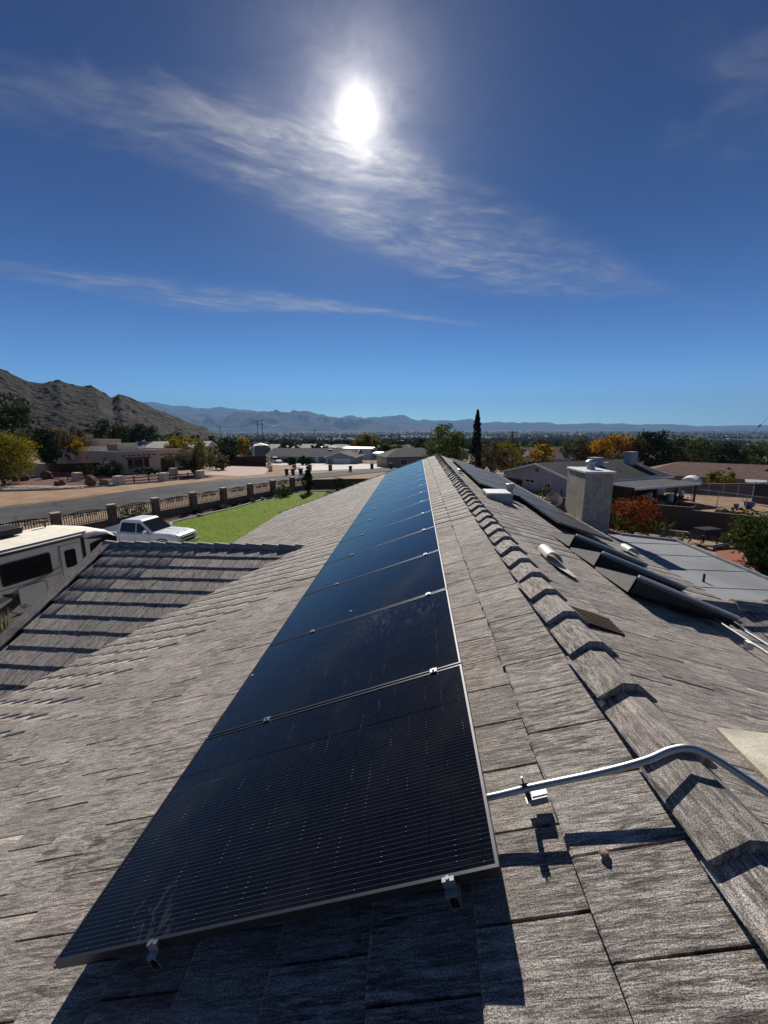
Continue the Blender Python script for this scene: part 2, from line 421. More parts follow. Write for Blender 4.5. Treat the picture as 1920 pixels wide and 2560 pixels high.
# ------------------------------------------------------------------ mesh helpers
def rotz(a):
    return Matrix.Rotation(a, 4, 'Z')
class MB:
    """collects polygons and links them as one mesh object"""
    def __init__(s):
        s.v = []; s.f = []; s.mi = []; s.uv = None
    def add(s, vs, fs, mi=0):
        o = len(s.v)
        s.v += [tuple(p) for p in vs]
        s.f += [tuple(i+o for i in f) for f in fs]
        s.mi += [mi]*len(fs)
        return s
    def box(s, c, d, M=None, mi=0):
        x, y, z = d[0]/2, d[1]/2, d[2]/2
        P = [Vector((sx*x, sy*y, sz*z)) for sz in (-1, 1) for sy in (-1, 1) for sx in (-1, 1)]
        if M is not None:
            P = [M @ p for p in P]
        P = [p+Vector(c) for p in P]
        return s.add(P, [(0, 2, 3, 1), (4, 5, 7, 6), (0, 1, 5, 4), (2, 6, 7, 3), (0, 4, 6, 2), (1, 3, 7, 5)], mi)
    def bar(s, a, b, w, h, mi=0):
        """square bar from a to b"""
        a = Vector(a); b = Vector(b); d = (b-a); L = d.length
        M = d.to_track_quat('X', 'Z').to_matrix().to_4x4()
        return s.box((a+b)/2, (L, w, h), M, mi)
    def prism(s, poly, d, mi=0):
        """poly: list of 3D points (planar), d: extrusion vector"""
        n = len(poly); d = Vector(d)
        A = [Vector(p) for p in poly]; B = [p+d for p in A]
        fs = [tuple(range(n-1, -1, -1)), tuple(range(n, 2*n))]
        fs += [(i, (i+1) % n, (i+1) % n+n, i+n) for i in range(n)]
        return s.add(A+B, fs, mi)
    def tube(s, pts, r, seg=8, mi=0, cap=True):
        pts = [Vector(p) for p in pts]
        n = len(pts)
        rs = r if hasattr(r, '__len__') else [r]*n
        V = []; F = []
        ref = None
        for i, p in enumerate(pts):
            t = (pts[min(i+1, n-1)]-pts[max(i-1, 0)]).normalized()
            if ref is None:
                ref = t.orthogonal().normalized()
            ref = (ref-t*ref.dot(t))
            ref = ref.normalized() if ref.length > 1e-6 else t.orthogonal().normalized()
            bi = t.cross(ref)
            for k in range(seg):
                a = 2*math.pi*k/seg
                V.append(p+(ref*math.cos(a)+bi*math.sin(a))*rs[i])
        for i in range(n-1):
            for k in range(seg):
                F.append((i*seg+k, i*seg+(k+1) % seg, (i+1)*seg+(k+1) % seg, (i+1)*seg+k))
        if cap:
            F.append(tuple(range(seg-1, -1, -1))); F.append(tuple((n-1)*seg+k for k in range(seg)))
        return s.add(V, F, mi)
    def lathe(s, prof, c=(0, 0, 0), seg=16, mi=0):
        V = []; F = []; n = len(prof); c = Vector(c)
        for r, z in prof:
            for k in range(seg):
                a = 2*math.pi*k/seg
                V.append(c+Vector((r*math.cos(a), r*math.sin(a), z)))
        for i in range(n-1):
            for k in range(seg):
                F.append((i*seg+k, i*seg+(k+1) % seg, (i+1)*seg+(k+1) % seg, (i+1)*seg+k))
        F.append(tuple(range(seg-1, -1, -1))); F.append(tuple((n-1)*seg+k for k in range(seg)))
        return s.add(V, F, mi)
    def mesh(s, name, mats=None, smooth=False):
        me = bpy.data.meshes.new(name)
        me.from_pydata(s.v, [], s.f)
        if mats:
            for mm in ([mats] if isinstance(mats, str) else mats):
                me.materials.append(MATS[mm])
            if any(s.mi):
                me.polygons.foreach_set('material_index', s.mi)
        if smooth:
            me.polygons.foreach_set('use_smooth', [True]*len(me.polygons))
        me.update()
        return me
    def build(s, name, mats, parent=None, smooth=False, bevel=0.0, seg=2, auto=False, loc=None):
        me = s.mesh(name, mats, smooth)
        if bevel:
            bm = bmesh.new(); bm.from_mesh(me)
            bmesh.ops.remove_doubles(bm, verts=bm.verts, dist=1e-5)
            es = [e for e in bm.edges if len(e.link_faces) == 2 and e.calc_face_angle(0) > .35]
            bmesh.ops.bevel(bm, geom=es, offset=bevel, segments=seg, affect='EDGES', profile=.6, clamp_overlap=True)
            bm.to_mesh(me); bm.free()
        return link(name, me, parent, loc)
def link(name, me, parent=None, loc=None):
    o = bpy.data.objects.new(name, me)
    COL.objects.link(o)
    if parent is not None:
        o.parent = parent
    if loc is not None:
        o.location = loc
    return o
def tag(o, label=None, cat=None, group=None, kind=None):
    if label: o['label'] = label
    if cat: o['category'] = cat
    if group: o['group'] = group
    if kind: o['kind'] = kind
    return o
def thing(name, label, cat, loc=(0, 0, 0), rz=0.0, group=None):
    o = bpy.data.objects.new(name, None)
    COL.objects.link(o)
    o.location = loc; o.rotation_euler = (0, 0, rz)
    o.empty_display_size = .3
    return tag(o, label, cat, group)
def copy_tree(o, loc=None, rz=None, parent=None, label=None, scale=None):
    c = o.copy(); COL.objects.link(c)
    if parent is not None: c.parent = parent
    if loc is not None: c.location = loc
    if rz is not None: c.rotation_euler = (0, 0, rz)
    if scale is not None: c.scale = scale
    if label: c['label'] = label
    for ch in list(o.children):
        copy_tree(ch, parent=c)
    return c
def np_mesh(name, V, F, mat, piece=None, smooth=False, k=None):
    """fast mesh from arrays; F is (n,k); piece = per-face attribute"""
    me = bpy.data.meshes.new(name)
    V = np.asarray(V, np.float32); F = np.asarray(F, np.int32)
    kk = F.shape[1]
    me.vertices.add(len(V)); me.vertices.foreach_set('co', V.ravel())
    me.loops.add(F.size); me.loops.foreach_set('vertex_index', F.ravel())
    me.polygons.add(len(F))
    me.polygons.foreach_set('loop_start', np.arange(0, F.size, kk, dtype=np.int32))
    me.polygons.foreach_set('loop_total', np.full(len(F), kk, np.int32))
    for mm in ([mat] if isinstance(mat, str) else mat):
        me.materials.append(MATS[mm])
    if piece is not None:
        a = me.attributes.new('piece', 'FLOAT', 'FACE')
        a.data.foreach_set('value', np.asarray(piece, np.float32))
    me.update(calc_edges=True)
    if smooth:
        me.polygons.foreach_set('use_smooth', [True]*len(F))
    me.validate()
    return me
def ordinal(i):
    return ['first', 'second', 'third', 'fourth', 'fifth', 'sixth', 'seventh', 'eighth', 'ninth', 'tenth', 'eleventh', 'twelfth', 'thirteenth', 'fourteenth', 'fifteenth', 'sixteenth'][i]

# ------------------------------------------------------------------ terrain
TD = [0, 55, 110, 200, 500, 1500, 4000, 15000, 40000]
TZ = [0, 0, -2.7, -6, -16, -33, -45, -62, -75]
def T(x, y):
    d = np.hypot(x, y)+1e-6
    z = np.interp(d, TD, TZ)
    u = np.clip((np.asarray(x)/d+.66)/.4, 0, 1); g = .12+.88*u*u*(3-2*u)
    far = np.clip((d-150)/250, 0, 1); g = g+(1-g)*far
    return z*g-np.clip(np.asarray(x)-10, 0, 60)*.03*np.clip((d-20)/20, 0, 1)
def polar(az, d, dz=0.0):
    x = d*math.sin(R_(az)); y = d*math.cos(R_(az))
    return (x, y, float(T(x, y))+dz)

def ground_mat():
    m, n, b = pbsdf('ground')
    g = n.new('ShaderNodeNewGeometry').outputs['Position']
    d = n.vm('LENGTH', g, out=1)
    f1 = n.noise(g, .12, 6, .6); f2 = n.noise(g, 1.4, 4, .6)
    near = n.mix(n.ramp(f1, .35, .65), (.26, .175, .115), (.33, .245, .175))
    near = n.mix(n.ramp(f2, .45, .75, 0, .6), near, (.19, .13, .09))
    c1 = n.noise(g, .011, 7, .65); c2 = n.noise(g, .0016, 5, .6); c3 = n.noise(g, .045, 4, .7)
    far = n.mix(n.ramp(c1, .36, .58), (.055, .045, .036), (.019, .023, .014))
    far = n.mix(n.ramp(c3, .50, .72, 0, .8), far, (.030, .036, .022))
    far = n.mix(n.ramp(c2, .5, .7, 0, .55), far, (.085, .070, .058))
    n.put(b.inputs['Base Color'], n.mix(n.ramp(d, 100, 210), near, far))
    b.inputs['Roughness'].default_value = .95
    b.inputs['Specular IOR Level'].default_value = .1
    bn = n.new('ShaderNodeBump'); bn.inputs['Strength'].default_value = .5; bn.inputs['Distance'].default_value = .05
    n.put(bn.inputs['Height'], n.noise(g, 6, 5, .6)); n.put(b.inputs['Normal'], bn.outputs[0])
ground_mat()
def build_ground():
    rr = np.concatenate([[0], np.geomspace(4, 21000, 150)])
    na = 240
    an = np.linspace(0, 2*np.pi, na, endpoint=False)
    X = np.outer(rr, np.sin(an)); Y = np.outer(rr, np.cos(an))
    Z = T(X, Y)
    V = np.stack([X, Y, Z], -1).reshape(-1, 3)
    i, j = np.meshgrid(np.arange(len(rr)-1), np.arange(na), indexing='ij')
    F = np.stack([i*na+j, (i+1)*na+j, (i+1)*na+(j+1) % na, i*na+(j+1) % na], -1).reshape(-1, 4)
    me = np_mesh('ground', V, F[:, ::-1], 'ground', smooth=True)
    tag(link('ground', me), 'tan desert ground reaching down to the wide valley floor', None, None, 'structure')
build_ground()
def sheet(name, poly, dz, mat, label, kind='structure', step=3.0):
    """flat-ish surface that follows the terrain, polygon in plan, finely cut"""
    bm = bmesh.new()
    vs_ = [bm.verts.new((x, y, 0)) for x, y in poly]
    bm.faces.new(vs_)
    bmesh.ops.triangulate(bm, faces=bm.faces[:])
    for _ in range(7):
        es = [e for e in bm.edges if e.calc_length() > step]
        if not es: break
        bmesh.ops.subdivide_edges(bm, edges=es, cuts=1, use_grid_fill=False)
        bmesh.ops.triangulate(bm, faces=bm.faces[:])
    for v in bm.verts:
        v.co.z = float(T(v.co.x, v.co.y))+dz
    bmesh.ops.recalc_face_normals(bm, faces=bm.faces[:])
    if sum(f.normal.z for f in bm.faces) < 0:
        bmesh.ops.reverse_faces(bm, faces=bm.faces[:])
    me = bpy.data.meshes.new(name); bm.to_mesh(me); bm.free()
    me.materials.append(MATS[mat])
    return tag(link(name, me), label, None, None, kind)
def smooth_line(pts, n=8):
    """Catmull-Rom through plan points"""
    P = [Vector((p[0], p[1], 0)) for p in pts]
    P = [P[0]*2-P[1]]+P+[P[-1]*2-P[-2]]
    out = []
    for i in range(1, len(P)-2):
        for k in range(n):
            t = k/n
            a, b, c, d = P[i-1], P[i], P[i+1], P[i+2]
            q = .5*((2*b)+(c-a)*t+(2*a-5*b+4*c-d)*t*t+(3*b-a-3*c+d)*t**3)
            out.append((q.x, q.y))
    out.append((P[-2].x, P[-2].y))
    return out
def ribbon(name, line, half, dz, mat, label):
    L, Rr = [], []
    for i, (x, y) in enumerate(line):
        x0, y0 = line[max(0, i-1)]; x1, y1 = line[min(len(line)-1, i+1)]
        tx, ty = x1-x0, y1-y0; l = math.hypot(tx, ty)
        h = half[i] if hasattr(half, '__len__') else half
        L.append((x-ty/l*h, y+tx/l*h)); Rr.append((x+ty/l*h, y-tx/l*h))
    V = []; F = []
    nc = 5
    for i in range(len(line)):
        for k in range(nc):
            t = k/(nc-1)
            x = L[i][0]*(1-t)+Rr[i][0]*t; y = L[i][1]*(1-t)+Rr[i][1]*t
            V.append((x, y, float(T(x, y))+dz))
    for i in range(len(line)-1):
        for k in range(nc-1):
            F.append((i*nc+k, i*nc+k+1, (i+1)*nc+k+1, (i+1)*nc+k))
    me = np_mesh(name, V, F, mat)
    return tag(link(name, me), label, None, None, 'structure')

# ------------------------------------------------------------------ the house we stand on
RX, RZ = 1.005, CAM_Z-1.236           # ridge line of the tile field
SL, SR = 0.3597, R_(18.4)
flat('alu_mid', (.085, .085, .09), .36, .85, .06, 30)
Y0, Y1 = -3.2, 20.4                    # gable ends
def frame(origin, down, along):
    d = Vector(down).normalized(); a = Vector(along).normalized()
    n = d.cross(a).normalized()
    if n.z < 0: n = -n
    return Matrix(((a.x, d.x, n.x, origin[0]), (a.y, d.y, n.y, origin[1]), (a.z, d.z, n.z, origin[2]), (0, 0, 0, 1)))
FL = frame((RX, 0, RZ), (-math.cos(SL), 0, -math.sin(SL)), (0, 1, 0))      # local (along, down, normal)
FR = frame((RX, 0, RZ), (math.cos(SR), 0, -math.sin(SR)), (0, 1, 0))
WY, WZ = 8.58, CAM_Z-2.563             # wing ridge
FWN = frame((-7.1, WY, WZ), (0, -math.cos(SL), -math.sin(SL)), (1, 0, 0))
FWF = frame((-7.1, WY, WZ), (0, math.cos(SL), -math.sin(SL)), (1, 0, 0))
VZ = 4.78                              # ridge of the small gable on the right
FVN = frame((3.2, 4.75, VZ), (0, -math.cos(SR), -math.sin(SR)), (1, 0, 0))
EXP, TW, TT = .36, .281, .026

house = thing('house', 'grey concrete tiled house carrying the solar panels, seen from its ridge', 'house', (-2.8, 8.5, 0))
HOFF = Vector((2.8, -8.5, 0))
def hpart(mb, name, mats, parent=None, **kw):
    """part of the house given in world coordinates"""
    o = mb.build(name, mats, parent or house, **kw)
    if parent is None: o.location = HOFF
    return o

def tile_mesh(seed):
    r = random.Random(seed)
    w = TW-.010
    h = lambda s: r.uniform(-s, s)
    z0, z1 = -.030, -.002
    e0, e1 = h(.004), h(.004)
    nx = 4
    V = []; F = []
    # top: head, body, chamfer start, butt top, butt bottom ; ragged butt
    rows = [(-.05, z0), (EXP-.010+0, z1), (EXP, z1-.005), (EXP-.002, z1-TT)]
    for q, (b, z) in enumerate(rows):
        for i in range(nx+1):
            a = w*i/nx
            jb = (e0*(1-i/nx)+e1*i/nx+(h(.0022) if q else 0))
            zz = z+(h(.0012) if q in (1, 2) else 0)
            V.append((a, b+(jb if q else 0), zz))
    for q in range(3):
        for i in range(nx):
            F.append((q*(nx+1)+i, (q+1)*(nx+1)+i, (q+1)*(nx+1)+i+1, q*(nx+1)+i+1))
    o = len(V)
    V += [(0, -.05, z0-TT), (w, -.05, z0-TT)]
    F.append((0, o, 3*(nx+1), 2*(nx+1), nx+1))
    F.append((nx, 2*nx+1, 3*nx+2, 4*nx+3, o+1))
    m = MB().add(V, F)
    return m
TILE_MB = [tile_mesh(40+i) for i in range(8)]
def tri(m):
    V = np.array(m.v); F = []
    for f in m.f:
        for i in range(1, len(f)-1): F.append((f[0], f[i], f[i+1]))
    return V, np.array(F)
TILE_NP = [tri(m) for m in TILE_MB]
TILE_ME = {mt: [m.mesh('roof_tile', mt) for m in TILE_MB] for mt in ('tile_x', 'tile_y')}

def tile_list(F, butt0, ncourse, a0, a1, phase, skip=None, seed=0):
    r = random.Random(seed)
    out = []
    for c in range(ncourse):
        ub = butt0+c*EXP
        ph = phase+(.5*TW if c % 2 else 0)
        i0 = math.floor((a0-ph)/TW); i1 = math.ceil((a1-ph)/TW)
        for i in range(i0, i1):
            a = ph+i*TW
            if a < a0-.02 or a+TW > a1+.16: continue
            M = F @ Matrix.Translation((a, ub-EXP+r.uniform(-.006, .006), r.uniform(-.0015, .002))) @ Matrix.Rotation(r.uniform(-.006, .006), 4, 'Y') @ Matrix.Rotation(r.uniform(-.006, .006), 4, 'Z')
            ctr = F @ Vector((a+TW/2, ub-EXP/2, 0))
            if skip and skip(ctr): continue
            out.append((M, ctr, r.randrange(8), r.random()))
    return out
def seen_weight(ctr, n):
    v = ctr-Vector((0, 0, CAM_Z)); d = v.length
    f = v.dot(FW)
    if f < .05: return 0
    sx = v.dot(RT)/f*1020/960; sy = v.dot(UP)/f*1020/1280
    if abs(sx) > 1.04 or abs(sy) > 1.04: return 0
    return max(0.0, -v.normalized().dot(n))/d**2

def left_skip(c):
    # under the wing
    if c.x < -2.9 and abs(c.y-WY) < (-2.52-c.x)*.93-.35: return True
    return False
def under_panel(c):
    u = (RX-c.x)/math.cos(SL)
    return .80 < u < 2.35 and 1.25 < c.y < 18.2
L_T = tile_list(FL, .50, 23, Y0, Y1-.02, .038, left_skip, 1)
R_T = tile_list(FR, .406, 9, Y0, Y1-.02, .12, lambda c: c.x > 3.35 and c.y < 4.6-(c.x-3.35), 2)
W_T = tile_list(FWN, .42, 11, 0.06, 5.3, .05, lambda c: c.z < RZ-(RX-c.x)*math.tan(SL)-.16, 3)
W2_T = tile_list(FWF, .42, 11, 0.06, 5.3, .05, lambda c: c.z < RZ-(RX-c.x)*math.tan(SL)-.16, 4)
V_T = tile_list(FVN, .36, 6, 0.0, 3.2, .05, lambda c: c.z < RZ-(c.x-RX)*math.tan(SR)-.12, 5)
def slope_deck(name, F, a0, a1, u0, u1, dz=-.07):
    P = [F @ Vector(p) for p in ((a0, u0, dz), (a1, u0, dz), (a1, u1, dz), (a0, u1, dz))]
    n = F.col[2].to_3d()
    o = hpart(MB().prism(P, -n*.05), name, 'deck')
    return o
slopes = {
    'L': (slope_deck('roof_slope', FL, Y0, Y1, 0, 8.72), L_T, 'tile_x', FL),
    'R': (slope_deck('roof_slope', FR, Y0, Y1, 0, 3.28), R_T, 'tile_x', FR),
    'W': (slope_deck('roof_slope', FWN, 0.02, 5.6, 0, 4.36), W_T, 'tile_y', FWN),
    'W2': (slope_deck('roof_slope', FWF, 0.02, 5.6, 0, 4.36), W2_T, 'tile_y', FWF),
    'V': (slope_deck('roof_slope', FVN, 0.0, 3.3, 0, 2.2), V_T, 'tile_y', FVN),
}
cand = []
for key, (ob, lst, mt, F) in slopes.items():
    n = F.col[2].to_3d()
    for i, (M, c, k, r) in enumerate(lst):
        w = seen_weight(c, n)
        if key == 'L' and under_panel(c): w = 0
        if key == 'W2': w = 0
        if w > 0: cand.append((w, key, i))
cand.sort(reverse=True)
single = {(k, i) for _, k, i in cand[:300]}
for key, (ob, lst, mt, F) in slopes.items():
    VV = []; FF = []; PP = []; base = 0
    for i, (M, c, k, r) in enumerate(lst):
        if (key, i) in single:
            o = link('roof_tile', TILE_ME[mt][k], ob)
            o.matrix_local = M
        else:
            V, Fc = TILE_NP[k]
            A = np.array(M)
            VV.append(V @ A[:3, :3].T+A[:3, 3]); FF.append(Fc+base); base += len(V)
            PP.append(np.full(len(Fc), r))
    if VV:
        me = np_mesh('roof_tile_field', np.concatenate(VV), np.concatenate(FF), mt, np.concatenate(PP))
        o = link('roof_tile_field', me, ob); o['kind'] = 'stuff'

# ridge tiles: angular three-sided caps, butt ends towards the camera
def cap_mesh(L=.42, hw=.136, tw=.036, h=.088, th=.036, seed=0):
    r = random.Random(seed)
    prof = [(-hw, 0), (-hw+.006, .010), (-tw, h), (tw, h), (hw-.006, .010), (hw, 0)]
    inner = [(hw-.024, -.004), (tw-.004, h-th), (-tw+.004, h-th), (-hw+.024, -.004)]
    V = []; F = []
    n = len(prof)
    ys = [0.0, .006, L]
    zz = [0, .002, -.040]
    for q, (y, dz) in enumerate(zip(ys, zz)):
        for x, z in prof:
            sh = .95 if q == 0 else 1
            V.append((x*sh+r.uniform(-.0015, .0015), y+r.uniform(-.002, .002), z*sh+dz))
    for q in range(2):
        for i in range(n-1):
            F.append((q*n+i, q*n+i+1, (q+1)*n+i+1, (q+1)*n+i))
    o = len(V)
    for y, dz in ((0.0, 0), (L, -.040)):
        for x, z in inner: V.append((x, y, z+dz))
    m = len(inner)
    F.append(tuple(range(n-1, -1, -1))+() if False else (0, o+3, o+2, 2, 1))
    F.append((2, o+2, o+1, 3)); F.append((3, o+1, o+0, 5, 4))
    for i in range(m-1): F.append((o+i, o+i+1, o+m+i+1, o+m+i))
    return MB().add(V, F)
CAPS = [cap_mesh(seed=i).mesh('ridge_tile', 'tile_y') for i in range(5)]
CAPSX = [cap_mesh(seed=i).mesh('ridge_tile', 'tile_x') for i in range(5)]
CAP_Z = RZ-.043
for i in range(62):
    y = 1.036+.378*(i-10)
    if y > Y1-.3: break
    if y < -2.6: continue
    o = link('ridge_tile', CAPS[i % 5], house)
    o.location = HOFF+Vector((RX+random.uniform(-.007, .007), y+random.uniform(-.010, .010), CAP_Z+.020)); o.rotation_euler = (random.uniform(-.012, .010), random.uniform(-.03, .03), random.uniform(-.022, .022))
hpart(MB().box((RX, (Y0+Y1)/2, RZ-.07), (.16, Y1-Y0-.02, .06)), 'ridge_mortar', 'stucco_grey')
# wing ridge: caps with butts to the left, plus stepped rake tiles down the left gable edge
for i in range(13):
    x = -7.16+.375*i
    if x > -2.45: break
    o = link('ridge_tile', CAPSX[i % 5], house)
    o.location = HOFF+Vector((x, WY, WZ-.034)); o.rotation_euler = (0, 0, -math.pi/2+random.uniform(-.012, .012))
def rake_mesh():
    m = MB()
    m.box((.005, .20, .014), (.25, .40, .028)); m.box((-.112, .20, -.06), (.022, .40, .13))
    return m.mesh('rake_tile', 'tile_y')
RAKE = rake_mesh()
for F in (FWN, FWF):
    for c in range(12):
        o = link('rake_tile', RAKE, house)
        o.matrix_local = Matrix.Translation(HOFF) @ F @ Matrix.Translation((0, .04+c*EXP, .012)) @ Matrix.Rotation(-.05, 4, 'X')
# right hand small gable: ridge caps
for i in range(9):
    o = link('ridge_tile', CAPSX[i % 5], house)
    o.location = HOFF+Vector((3.32+.378*i, 4.75, VZ-.03)); o.rotation_euler = (0, 0, -math.pi/2)
# rake trim at far gable and left eave fascia
m = MB()
for F, u1 in ((FL, 8.7), (FR, 3.25)):
    P = [F @ Vector(p) for p in ((Y1-.02, 0, .012), (Y1+.03, 0, .012), (Y1+.03, u1, .012), (Y1-.02, u1, .012))]
    m.prism(P, (0, 0, -.2))
hpart(m, 'rake_board', 'wood_grey')
LEX = RX-8.72*math.cos(SL); LEZ = RZ-8.72*math.sin(SL)
REX = RX+3.28*math.cos(SR); REZ = RZ-3.28*math.sin(SR)
hpart(MB().box((LEX+.05, (Y0+Y1)/2, LEZ-.16), (.04, Y1-Y0, .18)).box((REX-.03, (Y0+Y1)/2, REZ-.15), (.03, Y1-Y0, .16)), 'fascia', 'wood_grey')
# walls under the roof
prof = [(LEX+.5, 0), (REX-.35, 0), (REX-.35, REZ-.25+.1), (RX, RZ-.35), (LEX+.5, LEZ-.02)]
hpart(MB().prism([(x, Y0+.4, z) for x, z in prof], (0, Y1-Y0-.8, 0)), 'wall', 'stucco_house')
hpart(MB().prism([(-6.85, WY-3.4, 0), (-6.85, WY+3.4, 0), (-6.85, WY+3.4, WZ-1.62), (-6.85, WY, WZ-.32), (-6.85, WY-3.4, WZ-1.62)], (2.5, 0, 0)), 'wall', 'stucco_house')
hpart(MB().prism([(3.9, 3.2, 0), (3.9, 4.6, 0), (3.9, 4.7, VZ-.3), (3.9, 3.2, VZ-.7)], (2.4, 0, 0)), 'wall', 'stucco_house')

# low flat roof on the right, with its edge trim and posts
hpart(MB().prism([(4.05, 4.9, 4.20), (6.28, 4.9, 4.14), (6.28, 10.05, 4.10), (5.2, 10.5, 4.12), (4.05, 10.5, 4.16)], (0, 0, -.12)), 'patio_roof', 'flat_roof')
for y in (5.9, 6.85, 7.8, 8.75, 9.7):
    hpart(MB().prism([(4.06, y, 4.205-(y-4.9)*.0075), (6.27, y+.03, 4.146-(y-4.9)*.0075), (6.27, y+.10, 4.146-(y-4.9)*.0075), (4.06, y+.07, 4.205-(y-4.9)*.0075)], (0, 0, -.012)), 'roofing_seam', 'flat_roof')
m = MB()
m.bar((6.285, 4.9, 4.11), (6.285, 10.05, 4.07), .05, .16); m.bar((6.28, 10.06, 4.07), (5.2, 10.51, 4.09), .05, .16)
hpart(m, 'patio_roof_edge', 'galv_dull')
for x, y in ((6.15, 9.9), (6.15, 7.4), (6.15, 5.1)):
    hpart(MB().box((x, y, 1.95), (.12, .12, 4.0)), 'post', 'wood_grey')
# chimney
ch = hpart(MB().box((4.44, 10.84, 2.82), (.66, 1.22, 5.78)), 'chimney', 'stucco_grey', bevel=.012)
o = MB().box((4.44, 10.84, 5.735), (.72, 1.28, .05)).build('chimney_crown', 'vent_white', ch, bevel=.008)
MB().lathe([(.10, 5.60), (.10, 5.70), (.085, 5.70), (.085, 5.76), (.13, 5.765), (.135, 5.80), (.09, 5.84), (.02, 5.86)], (4.44, 10.80, .16), 18).build('chimney_flue', 'galv_dull', ch, smooth=False)

# vents on the right slope
def on_r(x, y, h=0.0):
    return Vector((x, y, RZ-(x-RX)*math.tan(SR)+h))
def barrel_vent(x, y, L, r, rise=.02):
    m = MB()
    n = 10; V = []; F = []
    for j, yy in enumerate((y-L/2, y+L/2)):
        for rr in (r, r-.008):
            for k in range(n+1):
                a = math.pi*k/n
                p = on_r(x, yy, rise)
                V.append((p.x+rr*math.cos(a), yy, p.z-.33*rr*math.cos(a)+rr*math.sin(a)))
    N = n+1
    for k in range(n):
        F += [(k, k+1, 2*N+k+1, 2*N+k), (N+k+1, N+k, 3*N+k, 3*N+k+1), (k+1, k, N+k, N+k+1)]
    F.append(tuple(2*N+k for k in range(n, -1, -1)))
    m.add(V, F)
    return hpart(m, 'roof_vent', 'vent_white', smooth=False)
v1 = barrel_vent(1.44, 4.32, .30, .088, .03)
m = MB(); P = [on_r(1.37, 4.45, .012), on_r(1.53, 4.45, .012), on_r(1.55, 3.82, .012), on_r(1.50, 3.80, .012), on_r(1.36, 4.16, .012)]
m.prism(P, (0, 0, -.006)).build('flashing', 'cream_sheet', v1)
barrel_vent(3.72, 7.15, .28, .10, .02)
barrel_vent(1.34, 12.7, .28, .085, .03)
# wedge shaped dormer vent with rounded white top
m = MB()
top = RZ-(1.48-RX)*math.tan(SR)
prof = []
for x in (1.46, 1.60, 1.85, 1.95, 1.985):
    prof.append((x, top+.05-(.035 if x > 1.97 else 0.004 if x > 1.9 else 0)))
base = [(1.985, on_r(1.985, 0).z-.01), (1.46, on_r(1.46, 0).z-.01)]
m.prism([(x, 8.46, z) for x, z in prof+base], (0, .55, 0))
dv = hpart(m, 'roof_vent', 'galv_dull')
m = MB()
for a, b in zip(prof[:-1], prof[1:]):
    m.prism([(a[0], 8.44, a[1]+.004), (b[0], 8.44, b[1]+.004), (b[0], 8.44, b[1]+.034), (a[0], 8.44, a[1]+.034)], (0, .60, 0))
m.build('vent_top', 'vent_white', dv)
P = [on_r(1.95, 8.62, .012), on_r(2.1, 8.62, .012), on_r(2.1, 8.40, .012), on_r(1.95, 8.38, .012)]
MB().prism(P, (0, 0, -.006)).build('flashing', 'cream_sheet', dv)
# flue pipe with collar
p = on_r(2.17, 9.55)
fl = hpart(MB().lathe([(.065, p.z-.05), (.065, p.z+.30)], (p.x, p.y, 0), 14), 'vent_pipe', 'galv_dull')
MB().lathe([(.085, p.z+.26), (.095, p.z+.27), (.095, p.z+.36), (.08, p.z+.37)], (p.x, p.y, 0), 14).build('pipe_cap', 'galv', fl)
hpart(MB().lathe([(.05, 4.13), (.02, 4.16), (.018, 4.30)], (5.02, 7.15, 0), 10), 'vent_pipe', 'black_metal')
# ribbed dark replacement tile beside the ridge
m = MB()
for k in range(6):
    y = 2.625+k*.042
    P = [on_r(1.12, y, .012), on_r(1.405, y, .012), on_r(1.405, y+.030, .012), on_r(1.12, y+.030, .012)]
    m.prism(P, (0, 0, -.02))
hpart(m, 'ribbed_tile', 'wood_dark')
# cream skylight cover with sloping curb
m = MB()
z0 = on_r(1.39, 0).z+.015
V = [(1.385, .55, z0), (2.25, .55, z0-.07), (2.25, 1.75, z0-.07), (1.385, 1.75, z0)]
sk = hpart(MB().prism(V, (0, 0, -.03)), 'skylight_cover', 'cream_sheet')
m.prism([(1.43, .60, z0-.035), (2.2, .60, z0-.10), (2.2, 1.70, z0-.10), (1.43, 1.70, z0-.035)], (0, 0, -.30)).build('skylight_curb', 'deck', sk)

# ------------------------------------------------------------------ solar panels on the left slope
PS = 1.15
nL = FL.col[2].to_3d(); dL = FL.col[1].to_3d()
PO = Vector((.2758, 1.0618, CAM_Z-1.3549))
FP = frame(PO, dL, (0, 1, 0))          # local: x = along ridge, y = down slope, z = normal; top of frame at z=0
def panel_parts(A, B, t=.035, lip=.011, glass='solar_cells'):
    """A along ridge, B down slope"""
    fr = MB()
    for (x0, x1, y0, y1) in ((0, A, 0, lip), (0, A, B-lip, B), (0, lip, lip, B-lip), (A-lip, A, lip, B-lip)):
        fr.box(((x0+x1)/2, (y0+y1)/2, -t/2), (x1-x0, y1-y0, t))
    g = MB().add([(lip, lip, -.003), (A-lip, lip, -.003), (A-lip, B-lip, -.003), (lip, B-lip, -.003)], [(0, 1, 2, 3)])
    bk = MB().add([(lip, lip, -.009), (lip, B-lip, -.009), (A-lip, B-lip, -.009), (A-lip, lip, -.009)], [(0, 1, 2, 3)])
    fme = fr.mesh('frame', 'alu_mid')
    gme = g.mesh('glass', glass); bme = bk.mesh('backsheet', 'plastic_dark')
    uvl = gme.uv_layers.new(name='UVMap')
    for lp in gme.loops:
        co = gme.vertices[lp.vertex_index].co
        uvl.data[lp.index].uv = (co.y, co.x) if B > A else (co.x, co.y)
    return fme, gme, bme
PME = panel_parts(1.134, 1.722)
m = MB(); m.box((0, 0, .004), (.034, .040, .008)); m.lathe([(.007, .008), (.007, .016)], (0, 0, 0), 6)
MIDC = m.mesh('clamp', 'galv')
